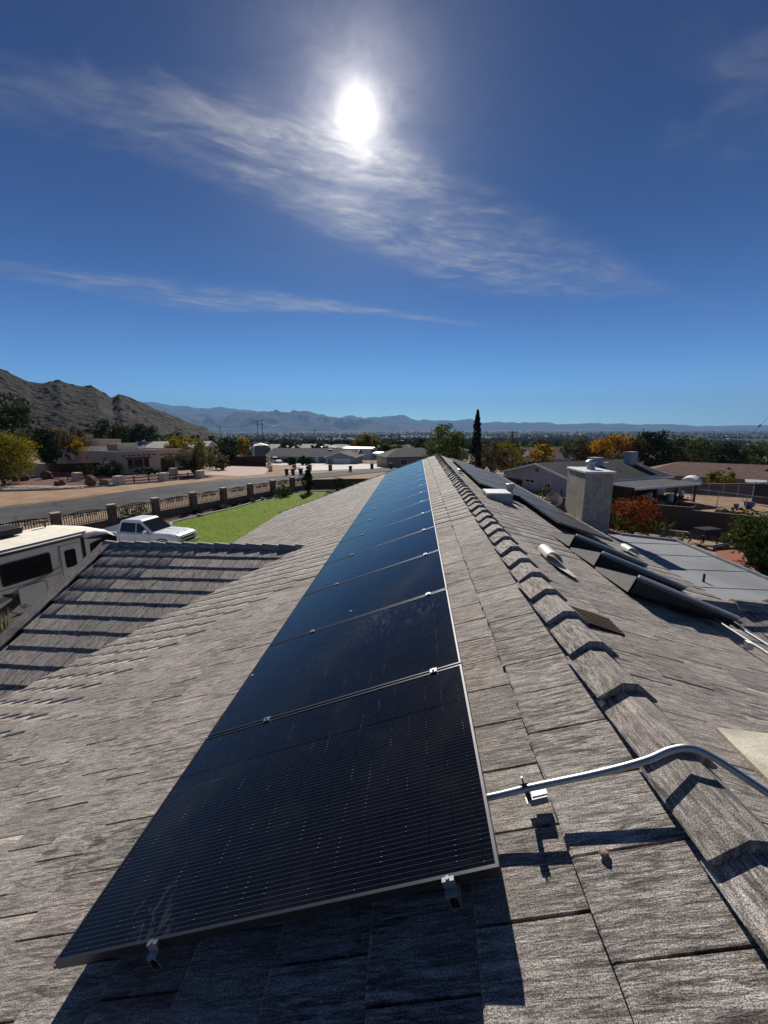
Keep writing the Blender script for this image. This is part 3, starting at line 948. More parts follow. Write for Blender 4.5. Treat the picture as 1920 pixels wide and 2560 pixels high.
m = MB(); m.box((0, 0, -.012), (.014, .040, .034)); m.box((-.014, 0, -.028), (.03, .040, .006)); m.lathe([(.007, .004), (.007, .012)], (0, 0, 0), 6)
ENDC = m.mesh('clamp', 'galv')
def solar_panel(M, meshes, label, group, clamps=()):
    o = bpy.data.objects.new('solar_panel', None); COL.objects.link(o)
    o.matrix_world = M
    tag(o, label, 'solar panel', group)
    for nm, me in zip(('frame', 'glass', 'backsheet'), meshes):
        link(nm, me, o)
    for me, x, y in clamps:
        link('clamp', me, o, (x, y, 0))
    return o
for k in range(15):
    cl = [(MIDC, 1.142, u) for u in (.17, 1.28)] if k < 14 else [(ENDC, 1.142, u) for u in (.17, 1.28)]
    if k == 0: cl += [(ENDC, -.008, .17), (ENDC, -.008, 1.28)]
    lab = 'large black solar panel nearest the camera at the front of the left row' if k == 0 else \
          ('solar panel at the far end of the left roof row' if k == 14 else '%s solar panel from the near end of the left roof row' % ordinal(k))
    solar_panel(FP @ Matrix.Translation((k*PS, 0, 0)), PME, lab, 'solar panels in the row beside the ridge', cl)
for u, nm in ((.17, 'upper'), (1.28, 'lower')):
    r = thing('mounting_rail', 'aluminium %s mounting rail running under the left row of solar panels' % nm, 'rail', (0, 0, 0), 0, 'rails under the left panel row')
    r.matrix_world = FP
    m = MB()
    # open C shaped extrusion so its cut end shows
    y0, y1 = -.035, 15*PS+.02
    for (ya, yb, za, zb) in ((-.018, .018, -.080, -.076), (-.018, -.014, -.076, -.040), (.014, .018, -.076, -.040), (-.018, -.007, -.040, -.036), (.007, .018, -.040, -.036)):
        m.box(((y0+y1)/2, u+(ya+yb)/2, (za+zb)/2), (y1-y0, yb-ya, zb-za))
    m.build('rail_profile', 'alu', r)
    for k in range(12):
        x = .35+k*1.5
        m = MB(); m.box((x, u+.03, -.105), (.03, .008, .085)); m.box((x, u+.03, -.146), (.06, .10, .006))
        m.build('roof_hook', 'alu', r)

# ------------------------------------------------------------------ solar panels on the right slope
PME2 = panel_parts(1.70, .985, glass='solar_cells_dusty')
def r_panel(y, u, h, label, group):
    M = FR @ Matrix.Translation((y, u, h))
    return solar_panel(M, PME2, label, group)
u1 = (1.50-RX)/math.cos(SR)
for i in range(5):
    r_panel(9.85+i*1.75, u1, .12, '%s solar panel from the near end of the right slope upper row' % ordinal(i), 'flush panels on the right slope')
for i in range(6):
    r_panel(7.12+i*1.75, u1+1.0, .12, '%s solar panel from the near end of the right slope lower row' % ordinal(i), 'flush panels on the right slope')
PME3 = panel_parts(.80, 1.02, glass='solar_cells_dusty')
nR = FR.col[2].to_3d()
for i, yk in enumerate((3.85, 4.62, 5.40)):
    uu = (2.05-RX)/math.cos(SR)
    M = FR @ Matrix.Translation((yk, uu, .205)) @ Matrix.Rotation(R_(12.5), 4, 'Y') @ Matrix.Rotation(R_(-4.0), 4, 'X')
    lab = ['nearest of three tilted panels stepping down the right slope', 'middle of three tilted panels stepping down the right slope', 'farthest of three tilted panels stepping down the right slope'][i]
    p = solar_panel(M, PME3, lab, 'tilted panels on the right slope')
    m = MB()
    m.prism([(0, -.014, -.008), (.78, -.014, -.008), (.74, -.014, -.045), (.04, -.014, -.17)], (0, .006, 0))
    m.build('side_plate', 'plate_grey', p)
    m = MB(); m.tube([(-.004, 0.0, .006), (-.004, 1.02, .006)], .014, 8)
    m.build('sunlit_tube', 'vent_white', p)  # white colour stands in for sunlight on the raised edge
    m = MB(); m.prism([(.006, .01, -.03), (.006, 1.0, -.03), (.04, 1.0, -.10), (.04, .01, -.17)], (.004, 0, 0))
    m.build('shade_back_plate', 'black_metal', p)  # painted black in place of the shade on the rear side

# ------------------------------------------------------------------ conduits, bracket, debris
def on_l(x, y, h=0.0):
    return Vector((x, y, RZ-(RX-x)*math.tan(SL)+h))
def bez(pts, n=6):
    P = [Vector(p) for p in pts]; P = [P[0]*2-P[1]]+P+[P[-1]*2-P[-2]]
    out = []
    for i in range(1, len(P)-2):
        for k in range(n):
            t = k/n; a, b, c, d = P[i-1:i+3]
            out.append(.5*((2*b)+(c-a)*t+(2*a-5*b+4*c-d)*t*t+(3*b-a-3*c+d)*t**3))
    return out+[P[-2]]
c1 = thing('conduit', 'bent grey metal conduit crossing the ridge from the nearest panel', 'conduit', (.6, 1.36, CAM_Z-1.3))
line = bez([(.10, 1.358, CAM_Z-1.46), (.29, 1.356, CAM_Z-1.405), (.45, 1.355, CAM_Z-1.345), (.69, 1.35, CAM_Z-1.258), (.85, 1.353, CAM_Z-1.195), (.935, 1.360, CAM_Z-1.152), (1.0, 1.352, CAM_Z-1.132), (1.06, 1.325, CAM_Z-1.145), (1.13, 1.28, CAM_Z-1.175), (1.30, 1.17, CAM_Z-1.255), (1.62, .96, CAM_Z-1.40)], 5)
off = Vector(c1.location)
MB().tube([Vector(p)-off for p in line], .0128, 14).build('pipe', 'galv', c1, smooth=True)
br = MB()
B = on_l(.485, 1.365)-off
Fb = Matrix.Translation(B) @ FL.to_3x3().to_4x4()
def lbox(m, c, d, mi=0):
    m.box(Fb @ Vector(c), d, FL.to_3x3().to_4x4(), mi)
lbox(br, (0.01, .0, .018), (.030, .075, .004)); lbox(br, (.03, -.02, .024), (.035, .060, .006)); lbox(br, (-.015, -.01, .030), (.004, .07, .03))
br.build('bracket', 'galv_dull', c1)
m = MB(); lbox(m, (-.006, .022, .075), (.020, .018, .085)); lbox(m, (-.006, .022, .122), (.026, .028, .010))
m.build('strap_clamp', 'black_metal', c1)
m = MB(); lbox(m, (-.006, .022, .128), (.006, .006, .03))
m.build('bolt', 'galv', c1)
for nm, x, ya, lab in (('conduit', 2.79, 3.78, 'straight pale conduit nearer the ridge of two running down the right slope'), ('conduit', 3.02, 4.70, 'straight pale conduit nearer the eave of two running down the right slope')):
    a = on_r(x, ya, .075); b = on_r(x, -2.9, .075)
    t = thing(nm, lab, 'conduit', a, 0, 'parallel conduits on the right slope')
    MB().tube([(0, 0, 0), b-a], .0125, 10).build('pipe', 'alu', t, smooth=True)
    for yy in (3.35, 2.0, .6, -.8):
        p = on_r(x, yy, .04)-a
        MB().box(p, (.05, .04, .07)).build('pipe_clamp', 'galv', t)
    p = on_r(x, ya-.9, .075)-a
    MB().tube([p+Vector((0, -.05, 0)), p+Vector((0, .05, 0))], .019, 10).build('coupling', 'galv', t)
def lump(name, loc, s, mat, label, seed, cat='stone', flatten=.7, parent=None, group=None, sub=2, rough=.28):
    bm = bmesh.new()
    bmesh.ops.create_icosphere(bm, subdivisions=sub, radius=1)
    r = random.Random(seed)
    ph = [r.uniform(0, 6.28) for _ in range(9)]
    for v in bm.verts:
        c = v.co
        k = 1+rough*(math.sin(2.3*c.x+ph[0])*math.sin(2.9*c.y+ph[1])+.6*math.sin(5*c.z+ph[2]+2*c.x)+.4*math.sin(7*c.y+ph[3])*math.cos(6*c.x+ph[4]))+r.uniform(-.07, .07)
        v.co = Vector((c.x*s[0]*k, c.y*s[1]*k, c.z*s[2]*k*flatten))
    zmin = min(v.co.z for v in bm.verts)
    for v in bm.verts: v.co.z -= zmin*.75
    me = bpy.data.meshes.new(name); bm.to_mesh(me); bm.free()
    me.materials.append(MATS[mat])
    o = link(name, me, parent, loc)
    if label: tag(o, label, cat, group)
    return o
lump('mortar_crumb', on_l(.631, 1.141, -.004), (.016, .014, .016), 'rock_tan', 'small crumb of mortar lying on a tile below the ridge', 3, 'debris')
lump('mortar_crumb', on_l(.885, 1.775, .0), (.012, .018, .018), 'rock_white', 'pale scrap of mortar stuck under a ridge tile edge', 5, 'debris')
lump('leaf_scrap', (1.62, 1.56, on_r(1.39, 0).z+.0), (.020, .008, .03), 'wood_dark', 'dark scrap of debris lying on the cream skylight cover', 8, 'debris')
# satellite dish at the right eave
sd = thing('satellite_dish', 'grey satellite dish on the right eave seen edge on', 'satellite dish', tuple(on_r(3.72, 11.9, -.24)))
sd.scale = (.8, .8, .8)
def dish():
    m = MB(); V = []; F = []; n = 20; rings = 6
    for q in range(rings+1):
        rr = .30*q/rings
        for k in range(n):
            a = 2*math.pi*k/n
            V.append((rr*math.cos(a), rr*1.1*math.sin(a), .45*rr*rr/.30))
    for q in range(rings):
        for k in range(n): F.append((q*n+k, q*n+(k+1) % n, (q+1)*n+(k+1) % n, (q+1)*n+k))
    m.add(V, F); return m
d = dish().build('reflector', 'galv_dull', sd, smooth=True, loc=(.28, .1, .38)); d.rotation_euler = (R_(-58), R_(18), R_(-32))
MB().tube([(0, 0, 0), (.02, 0, .25), (.25, .08, .36)], .022, 8).build('mast', 'galv_dull', sd)
MB().tube([(.25, .08, .30), (-.02, .42, .42)], .012, 6).build('feed_arm', 'galv_dull', sd)
lump('feed_horn', (-.03, .43, .42), (.04, .04, .05), 'vent_white', None, 4, parent=sd, rough=.02)

# ------------------------------------------------------------------ street, lawn and beds on the left
road_line = smooth_line([(-48, 6), (-35.5, 26.5), (-30.3, 35.0), (-27.0, 43.0), (-21.8, 54.5), (-16.0, 63.5), (-6.3, 82.0), (4, 100), (22, 128)], 8)
rw = [3.6+.5*math.sin(i*.7) for i in range(len(road_line))]
ribbon('road', road_line, 4.3, .07, 'asphalt', 'worn grey asphalt street curving past the front fences')
sheet('dirt_verge', [(-49, 38), (-44, 47), (-37.0, 47.4), (-33.5, 54), (-30, 60), (-26, 60), (-29.4, 50), (-33, 41), (-38.5, 31.0), (-44, 24), (-60, 24)], .035, 'dirt', 'tan dirt verge between the street and the gravel yard')
lawn_poly = smooth_line([(-19.2, 20.2), (-18.6, 24.5), (-18.0, 27.4), (-17.0, 30.4), (-15.6, 34.2), (-14.7, 38.5), (-13.9, 41.2), (-12.4, 42.9), (-9.9, 43.4), (-6.5, 42.0), (-4.2, 37), (-3.9, 24), (-4.5, 20.8), (-10, 19.2)], 6)
bed_poly = [(-23.6, 22.0), (-20.2, 29.2), (-17.2, 36.4), (-14.1, 43.8), (-8.0, 46.2), (-4, 44), (-4, 24), (-10, 20.0), (-19.5, 19.8)]
sheet('planting_bed', bed_poly, .05, 'mulch', 'dark brown mulch bed between the lawn and the block wall')
sheet('lawn', lawn_poly, .085, 'lawn', 'bright green artificial looking lawn with a curved edge')
# thousands of short blades on the lawn
def grass():
    P = np.array(lawn_poly); n = 26000
    X = RNG.uniform(P[:, 0].min(), P[:, 0].max(), n*2); Y = RNG.uniform(P[:, 1].min(), P[:, 1].max(), n*2)
    inside = np.zeros(len(X), bool)
    j = len(P)-1
    for i in range(len(P)):
        c = ((P[i, 1] > Y) != (P[j, 1] > Y)) & (X < (P[j, 0]-P[i, 0])*(Y-P[i, 1])/(P[j, 1]-P[i, 1]+1e-9)+P[i, 0])
        inside ^= c; j = i
    X, Y = X[inside], Y[inside]; n = len(X)
    a = RNG.uniform(0, 2*np.pi, n); w = RNG.uniform(.015, .03, n); h = RNG.uniform(.012, .03, n)
    lx, ly = RNG.normal(0, .03, n), RNG.normal(0, .03, n)
    z = T(X, Y)+.082
    V = np.stack([np.stack([X-np.cos(a)*w, Y-np.sin(a)*w, z], -1), np.stack([X+np.cos(a)*w, Y+np.sin(a)*w, z], -1), np.stack([X+lx, Y+ly, z+h], -1)], 1).reshape(-1, 3)
    me = np_mesh('grass', V, np.arange(len(V)).reshape(-1, 3), 'grass_blade')
    tag(link('grass', me), 'short bright green blades covering the lawn', None, None, 'stuff')
grass()
# pale kerb strip round the lawn
cur = lawn_poly[:56]
m = MB(); m.tube([(x, y, float(T(x, y))+.10) for x, y in cur], .085, 6)
tag(m.build('lawn_kerb', 'concrete'), 'pale concrete kerb curving round the lawn edge', 'kerb')
sheet('driveway', [(-28.5, -2), (-25.0, 14), (-21.5, 20), (-10, 19.0), (-7.2, 18), (-7.2, -2)], .045, 'concrete', 'grey concrete driveway under the motorhome and the pickup')

# block-and-iron fence
fence_pts = [(-24.4, 20.6), (-22.9, 23.7), (-21.45, 26.7), (-20.05, 29.5), (-18.65, 32.4), (-17.35, 35.2), (-16.0, 38.0), (-14.75, 40.8), (-13.5, 43.4), (-12.3, 46.0)]
blk_p = MB().box((0, 0, .1), (.44, .44, .19)).mesh('block', 'block_tan')
blk_w = MB().box((0, 0, .1), (.392, .19, .19)).mesh('block', 'block_tan')
blk_b = MB().box((0, 0, .1), (.392, .19, .19)).mesh('block', 'block_brown')
def pillar(x, y, i, rz):
    t = thing('fence_pillar', '%s tan block fence pillar with flat cap counted along the lawn from the motorhome' % ordinal(i), 'pillar', (x, y, float(T(x, y))), rz, 'block pillars of the front fence')
    MB().box((0, 0, .78), (.40, .40, 1.56)).build('core', 'mortar', t)
    for k in range(8):
        link('block', blk_p, t, (random.uniform(-.006, .006), random.uniform(-.006, .006), .195*k))
    MB().box((0, 0, 1.61), (.54, .54, .09)).build('cap', 'cap_tan', t, bevel=.02)
def iron_panel(p, q, i):
    a = Vector((p[0], p[1], 0)); b = Vector((q[0], q[1], 0)); d = b-a; L = d.length-.44
    rz = math.atan2(d.y, d.x)
    mid = (a+b)/2
    z = float(T(mid.x, mid.y))
    w = thing('block_wall', '%s low block wall span below the iron fence counted from the motorhome' % ordinal(i), 'wall', (mid.x, mid.y, z), rz, 'low block wall spans of the front fence')
    MB().box((0, 0, .29), (L, .15, .57)).build('core', 'mortar', w)
    n = max(2, int(L/.4))
    for r in range(3):
        for k in range(n):
            x = -L/2+L/n*(k+.5)+(0 if r % 2 == 0 else L/n*.5)
            if x > L/2-.1: continue
            link('block', blk_w, w, (x, random.uniform(-.005, .005), .195*r))
    t = thing('iron_fence_panel', '%s arched black iron fence panel counted along the lawn from the motorhome' % ordinal(i), 'fence panel', (mid.x, mid.y, z), rz, 'arched iron panels of the front fence')
    top = lambda x: 1.22+.26*(1-(2*x/L)**2)
    xs = [-L/2+L*k/14 for k in range(15)]
    MB().tube([(x, 0, top(x)) for x in xs], .024, 5).tube([(x, 0, top(x)-.13) for x in xs], .018, 5).build('top_rail', 'iron', t)
    MB().bar((-L/2, 0, .66), (L/2, 0, .66), .04, .04).build('bottom_rail', 'iron', t)
    m = MB()
    nb = 21
    for k in range(nb):
        x = -L/2+L*(k+.5)/nb
        m.bar((x, 0, .62), (x, 0, top(x)), .034, .034)
    o = m.build('baluster_row', 'iron', t); o['kind'] = 'stuff'
    m = MB()
    for s in (-1, 1):
        for k in range(3):
            cx = s*(.16+.22*k); cz = top(cx)-.30
            pts = [(cx+s*.11*(1-j/16)*math.cos(j*.62), 0, cz+.15*(1-j/16)*math.sin(j*.62)) for j in range(16)]
            m.tube(pts, .026, 4)
    m.build('scroll', 'iron', t)
for i, (x, y) in enumerate(fence_pts):
    a = fence_pts[max(0, i-1)]; b = fence_pts[min(len(fence_pts)-1, i+1)]
    pillar(x, y, i, math.atan2(b[1]-a[1], b[0]-a[0]))
for i in range(len(fence_pts)-1):
    iron_panel(fence_pts[i], fence_pts[i+1], i)
def block_wall(name, label, p, q, courses, zb=None, mat_me=None, cap=True, pilaster=True):
    """free standing wall of single blocks"""
    a = Vector((p[0], p[1], 0)); b = Vector((q[0], q[1], 0)); d = b-a; L = d.length
    mid = (a+b)/2
    z = float(T(mid.x, mid.y)) if zb is None else zb
    w = thing(name, label, 'wall', (mid.x, mid.y, z), math.atan2(d.y, d.x))
    h = courses*.2
    MB().box((0, 0, h/2-.005), (L, .15, h)).build('core', 'mortar', w)
    n = int(L/.4)
    for r in range(courses):
        for k in range(n):
            x = -L/2+.4*(k+.5)+(.2 if r % 2 else 0)
            if x > L/2-.15: continue
            link('block', mat_me or blk_b, w, (x, random.uniform(-.004, .004), .2*r))
    if cap: MB().box((0, 0, h+.025), (L+.02, .22, .05)).build('cap', 'block_brown', w)
    if pilaster:
        for k in range(1, int(L/4)):
            MB().box((-L/2+4*k, -.13, h/2), (.38, .12, h+.02)).build('pilaster', 'block_brown', w)
    return w
block_wall('block_wall', 'low brown block wall closing the lawn bed near the street bend', (-12.0, 46.3), (-3.6, 48.0), 5)

# ------------------------------------------------------------------ foliage helpers
def leaf_arrays(C, rad, nleaf, size, rng, squash=1.0, up=0.0):
    """quads scattered in clumps: C (n,3) clump centres, rad clump radius"""
    n = len(C)*nleaf
    P = np.repeat(C, nleaf, 0)
    r = np.repeat(np.broadcast_to(rad, (len(C),)), nleaf)
    d = rng.normal(0, 1, (n, 3)); d /= np.linalg.norm(d, axis=1)[:, None]
    P = P+d*(r*rng.uniform(.25, 1, n)**.5)[:, None]*np.array([1, 1, squash])
    a = rng.normal(0, 1, (n, 3)); a[:, 2] += up; a /= np.linalg.norm(a, axis=1)[:, None]
    b = np.cross(a, rng.normal(0, 1, (n, 3))); b /= np.linalg.norm(b, axis=1)[:, None]
    s = size*rng.uniform(.6, 1.35, n)
    A = a*s[:, None]; B = b*(s*.62)[:, None]
    V = np.stack([P-A, P-B*.9, P+A, P+B*.9], 1).reshape(-1, 3)
    F = np.arange(n*4).reshape(-1, 4)
    piece = np.repeat(rng.uniform(0, 1, len(C)), nleaf)*.6+rng.uniform(0, .4, n)
    return V, F, piece
def crown_points(rng, n, w, h, zb, shape='round'):
    out = []
    while len(out) < n:
        p = rng.uniform(-1, 1, 3)
        r = np.linalg.norm(p)
        if r > 1: continue
        if r < .45 and rng.random() < .6: continue
        if shape == 'cone':
            zz = (p[2]+1)/2; k = (1-zz)*.95+.08
            q = np.array([p[0]*k, p[1]*k, zz])
            out.append((q[0]*w/2, q[1]*w/2, zb+q[2]*h)); continue
        if shape == 'vase' and p[2] < 0: p[:2] *= (1+p[2]*.55)
        out.append((p[0]*w/2, p[1]*w/2, zb+(p[2]+1)/2*h))
    return np.array(out)
def make_tree_meshes(seed, h, w, mat, shape='round', clumps=60, nleaf=34, size=.16, trunk=.28, trunk_r=.16, limbs=6, squash=.8):
    rng = np.random.default_rng(seed); rr = random.Random(seed)
    zb = h*trunk
    C = crown_points(rng, clumps, w*.88, h*.97-zb, zb, shape)
    # lopsided outline
    ang = np.arctan2(C[:, 1], C[:, 0]); ph = rng.uniform(0, 6.28, 3)
    k = 1+.16*np.sin(2*ang+ph[0])+.10*np.sin(3*ang+ph[1]+C[:, 2])
    C[:, 0] *= k; C[:, 1] *= k
    rad = rng.uniform(.09, .20, clumps)*min(w, (h-zb)*1.2)*(.75 if shape == 'cone' else 1)
    V, F, pc = leaf_arrays(C, rad, nleaf, size, rng, squash)
    crown = np_mesh('crown', V, F, mat, pc)
    m = MB()
    bend = rr.uniform(-.05, .05)*h
    m.tube([(0, 0, -.3), (bend*.3, 0, zb*.6), (bend, bend*.4, zb+.15*(h-zb)), (bend*1.3, bend*.5, zb+.55*(h-zb))], [trunk_r*1.25, trunk_r, trunk_r*.75, trunk_r*.25], 7)
    for i in range(limbs):
        c = C[rr.randrange(len(C))]
        z0 = zb*rr.uniform(.7, 1.15)
        mid = (c[0]*.45+bend, c[1]*.45, (z0+c[2])/2+.1*h*rr.random())
        m.tube([(bend*.6, 0, z0), mid, tuple(c)], [trunk_r*.5, trunk_r*.32, trunk_r*.10], 5)
    return m.mesh('trunk', 'bark'), crown
def tree(name, label, loc, meshes, cat='tree', rz=0.0, group=None, scale=None, part='crown'):
    t = thing(name, label, cat, loc, rz, group)
    link('trunk' if part == 'crown' else 'stem', meshes[0], t); link(part, meshes[1], t)
    if scale: t.scale = scale
    return t
def planted(name, label, az, d, h, w, mat, seed, dz=0.0, cat='tree', group=None, **kw):
    sz = kw.pop('size', max(.07, d*.0026))
    return tree(name, label, polar(az, d, dz), make_tree_meshes(seed, h, w, mat, size=sz, **kw), cat, 0, group, part='foliage' if cat != 'tree' else 'crown')

# ------------------------------------------------------------------ trees one can tell apart
G1 = 'trees around the houses'
planted('mesquite_tree', 'broad yellow green mesquite tree filling the left edge above the gravel yard', -47.6, 72, 6.9, 8.6, 'leaf_yellowgreen', 1, group=G1, clumps=230, nleaf=56, trunk=.08, size=.13, squash=.9)
planted('pine_tree', 'tall dark pine tree at the left edge in front of the rocky hill', -47.0, 94, 13.5, 10, 'leaf_dark', 2, group=G1, clumps=90, nleaf=44, shape='round', trunk=.25, squash=.5)
planted('pine_tree', 'dark narrow evergreen between the mesquite and the flag', -43.9, 88, 7.6, 5.2, 'leaf_dark', 3, group=G1, clumps=60, nleaf=36, trunk=.15)
planted('autumn_tree', 'rusty yellow tree behind the flag beside the adobe house', -42.2, 94, 7.3, 8.5, 'leaf_brown', 4, group=G1, clumps=70, nleaf=34)
planted('autumn_tree', 'small bright yellow tree just left of the adobe house', -41.2, 90, 5.4, 5.0, 'leaf_yellow', 5, group=G1, clumps=40, nleaf=30)
planted('evergreen_tree', 'dark green tree behind the left half of the adobe roof', -38.0, 118, 9.2, 8.5, 'leaf_dark', 6, group=G1, clumps=70, nleaf=34)
planted('evergreen_tree', 'dark spreading tree behind the raised adobe parapet', -34.9, 128, 9.0, 10, 'leaf_dark', 7, group=G1, clumps=70, nleaf=34)
planted('autumn_tree', 'golden tree behind the right end of the adobe house', -30.0, 92, 6.3, 8.5, 'leaf_yellowgreen', 8, group=G1, clumps=70, nleaf=34)
planted('autumn_tree', 'orange tipped small tree beside the pale roof behind the adobe house', -31.5, 96, 6.0, 4.5, 'leaf_yellow', 9, group=G1, clumps=36, nleaf=30)
def palo_verde():
    t = thing('palo_verde_tree', 'wispy grey green palo verde tree in the yard in front of the adobe house', 'tree', (-35.0, 61.9, float(T(-35, 61.9))), 0, G1)
    rr = random.Random(31); rng = np.random.default_rng(31)
    m = MB(); tips = []
    for i in range(40):
        a = rr.uniform(0, 6.28); sp = rr.uniform(.15, 1)**.6
        L = rr.uniform(3.2, 4.7)
        x, y = math.cos(a)*sp*4.0, math.sin(a)*sp*3.4
        z = L*(1.05-.42*sp*sp)
        pts = [(0, 0, .1), (x*.18, y*.18, z*.34), (x*.5, y*.5, z*.72), (x, y, z)]
        m.tube(bez(pts, 3), [.10, .09, .075, .06, .05, .04, .032, .024, .018, .012], 4)
        for k in range(9):
            s_ = rr.uniform(.35, 1.05)
            tips.append((x*s_+rr.gauss(0, .25), y*s_+rr.gauss(0, .25), z*(.25+.75*s_)+rr.gauss(0, .2)))
    m.build('trunk', 'bark', t)
    V, F, pc = leaf_arrays(np.array(tips), .42, 16, .13, rng, 1.2, .8)
    link('crown', np_mesh('crown', V, F, 'leaf_olive', pc), t)
palo_verde()
planted('shrub', 'rusty brown leafless shrub beside the dark gate', -26.2, 84, 2.6, 3.2, 'leaf_brown', 11, cat='shrub', clumps=30, nleaf=24, trunk=.05)
planted('shrub', 'dark evergreen shrub behind the dark gate', -25.2, 104, 4.6, 4.6, 'leaf_dark', 12, cat='shrub', clumps=36, nleaf=30, trunk=.05)
planted('shrub', 'wide grey brown thicket behind the palo verde', -27.6, 102, 4.2, 9.5, 'leaf_brown', 13, cat='shrub', clumps=50, nleaf=30, trunk=.05)
planted('autumn_tree', 'slim yellow tree between the twin pole and the gate', -23.3, 132, 7.2, 5.0, 'leaf_yellow', 14, group=G1, clumps=40, nleaf=30)
planted('autumn_tree', 'round yellow green tree rising behind the grey garage', -6.9, 163, 9.6, 9.5, 'leaf_yellowgreen', 15, group=G1, clumps=80, nleaf=36)
planted('shrub', 'rounded dark shrub in front of the grey house porch', -15.3, 112, 2.4, 5.0, 'leaf_dark', 16, cat='shrub', clumps=36, nleaf=26, trunk=.05)
planted('shrub', 'lower dark shrub left of the porch of the grey house', -17.4, 112, 2.2, 3.4, 'leaf_dark', 17, cat='shrub', clumps=30, nleaf=26, trunk=.05)
planted('evergreen_tree', 'bushy green tree behind the white metal carport', -4.2, 150, 5.6, 6.0, 'leaf_green', 18, group=G1, clumps=50, nleaf=30)
planted('evergreen_tree', 'low spreading green tree right of the white metal carport', -2.6, 146, 5.0, 6.0, 'leaf_yellowgreen', 19, group=G1, clumps=50, nleaf=30)
planted('evergreen_tree', 'large dense green tree just beyond the end of the ridge', 4.0, 58, 7.6, 7.0, 'leaf_green', 20, group=G1, clumps=120, nleaf=46, trunk=.12)
planted('autumn_tree', 'green and rust tree right of the cypress', 10.4, 60, 5.2, 5.0, 'leaf_brown', 21, group=G1, clumps=70, nleaf=36, trunk=.2)
planted('autumn_tree', 'olive and gold tree behind the rust tree near the cypress', 12.0, 74, 5.6, 6.0, 'leaf_yellowgreen', 22, group=G1, clumps=60, nleaf=34, trunk=.2)
def cypress():
    x, y, z = polar(8.1, 54)
    t = thing('cypress_tree', 'tall narrow dark Italian cypress rising above the ridge line', 'tree', (x, y, z), 0, G1)
    rng = np.random.default_rng(77)
    n = 230
    zz = rng.uniform(0, 1, n)**.85
    r = .76*np.minimum(1, (1-zz)**.62*1.15+.03)*np.where(zz < .08, .7, 1)
    a = rng.uniform(0, 6.28, n); q = rng.uniform(.3, 1, n)**.5
    C = np.stack([np.cos(a)*r*q, np.sin(a)*r*q, .25+zz*8.7], -1)
    V, F, pc = leaf_arrays(C, np.maximum(.10, r*.40), 34, .10, rng, 1.7, .9)
    link('crown', np_mesh('crown', V, F, 'leaf_dark', pc), t)
    MB().tube([(0, 0, -.3), (0, 0, 8.6)], [.12, .02], 6).build('trunk', 'bark', t)
cypress()
def bare_tree(name, label, x, y, h, seed, dz=0.0):
    t = thing(name, label, 'tree', (x, y, float(T(x, y))+dz), 0, G1)
    rr = random.Random(seed); m = MB()
    m.tube([(0, 0, -.2), (.03, 0, h*.32)], [.09, .07], 6)
    for i in range(9):
        a = 6.28*i/9+rr.uniform(-.3, .3); k = rr.uniform(.25, .5)*h
        p1 = (math.cos(a)*k*.4, math.sin(a)*k*.4, h*.55); p2 = (math.cos(a)*k, math.sin(a)*k, h*rr.uniform(.8, 1))
        m.tube([(.03, 0, h*.3), p1, p2], [.055, .038, .018], 5)
        for _ in range(2):
            m.tube([p1, (p1[0]+rr.uniform(-.4, .4)*h*.5, p1[1]+rr.uniform(-.4, .4)*h*.5, h*rr.uniform(.75, .95))], [.028, .012], 4)
    m.build('trunk', 'bark', t)
bare_tree('bare_tree', 'leafless pruned tree in front of the pale street beyond the right slope', 7.7, 45.5, 3.5, 5, -.2)
planted('hedge', 'long dark hedge in front of the far brown gable house', 11.5, 84, 2.4, 9, 'leaf_dark', 23, cat='hedge', clumps=70, nleaf=30, trunk=.02)
planted('hedge', 'dark hedge continuing right towards the grey gable house', 15.2, 86, 2.2, 8, 'leaf_dark', 24, cat='hedge', clumps=60, nleaf=30, trunk=.02)
planted('autumn_tree', 'bright yellow tree behind the peak of the grey gable house', 16.6, 88, 5.8, 6.0, 'leaf_yellow', 25, group=G1, clumps=50, nleaf=30)
planted('evergreen_tree', 'round grey green tree behind the yellow tree and gable', 16.4, 132, 7.8, 8.5, 'leaf_olive', 26, group=G1, clumps=50, nleaf=30)
planted('evergreen_tree', 'olive green tree above the dark roof of the gable house', 20.6, 118, 8.2, 9.5, 'leaf_olive', 27, group=G1, clumps=60, nleaf=30)
planted('autumn_tree', 'large golden orange tree behind the white chimney', 24.9, 112, 9.4, 10, 'leaf_orange', 28, group=G1, clumps=90, nleaf=34)
planted('autumn_tree', 'smaller golden tree left of the large golden one', 22.7, 116, 7.4, 6, 'leaf_yellow', 29, group=G1, clumps=50, nleaf=30)
planted('pine_tree', 'big dark pine standing between the golden tree and the brown roof', 28.6, 112, 10.4, 9.5, 'leaf_dark', 30, group=G1, clumps=90, nleaf=40, trunk=.1)
planted('evergreen_tree', 'grey green bushy tree just left of the brown roofed house', 25.6, 92, 5.0, 8.5, 'leaf_olive', 31, group=G1, clumps=60, nleaf=32, trunk=.1)
planted('evergreen_tree', 'olive tree rising over the left end of the brown roof', 30.6, 112, 7.0, 8.0, 'leaf_olive', 32, group=G1, clumps=60, nleaf=30)
planted('evergreen_tree', 'mid green tree over the middle of the brown roof', 33.2, 128, 9.4, 9, 'leaf_green', 33, group=G1, clumps=60, nleaf=30)
planted('pine_tree', 'dark tree over the brown roof between the two green ones', 35.2, 118, 8.2, 7.5, 'leaf_dark', 34, group=G1, clumps=60, nleaf=30)
planted('evergreen_tree', 'wide green tree at the right edge behind the brown roof', 37.8, 122, 8.0, 9.5, 'leaf_green', 35, group=G1, clumps=60, nleaf=30)
planted('evergreen_tree', 'tall green tree far behind the dark pine', 31.6, 150, 10.5, 9, 'leaf_dark', 36, group=G1, clumps=50, nleaf=28)

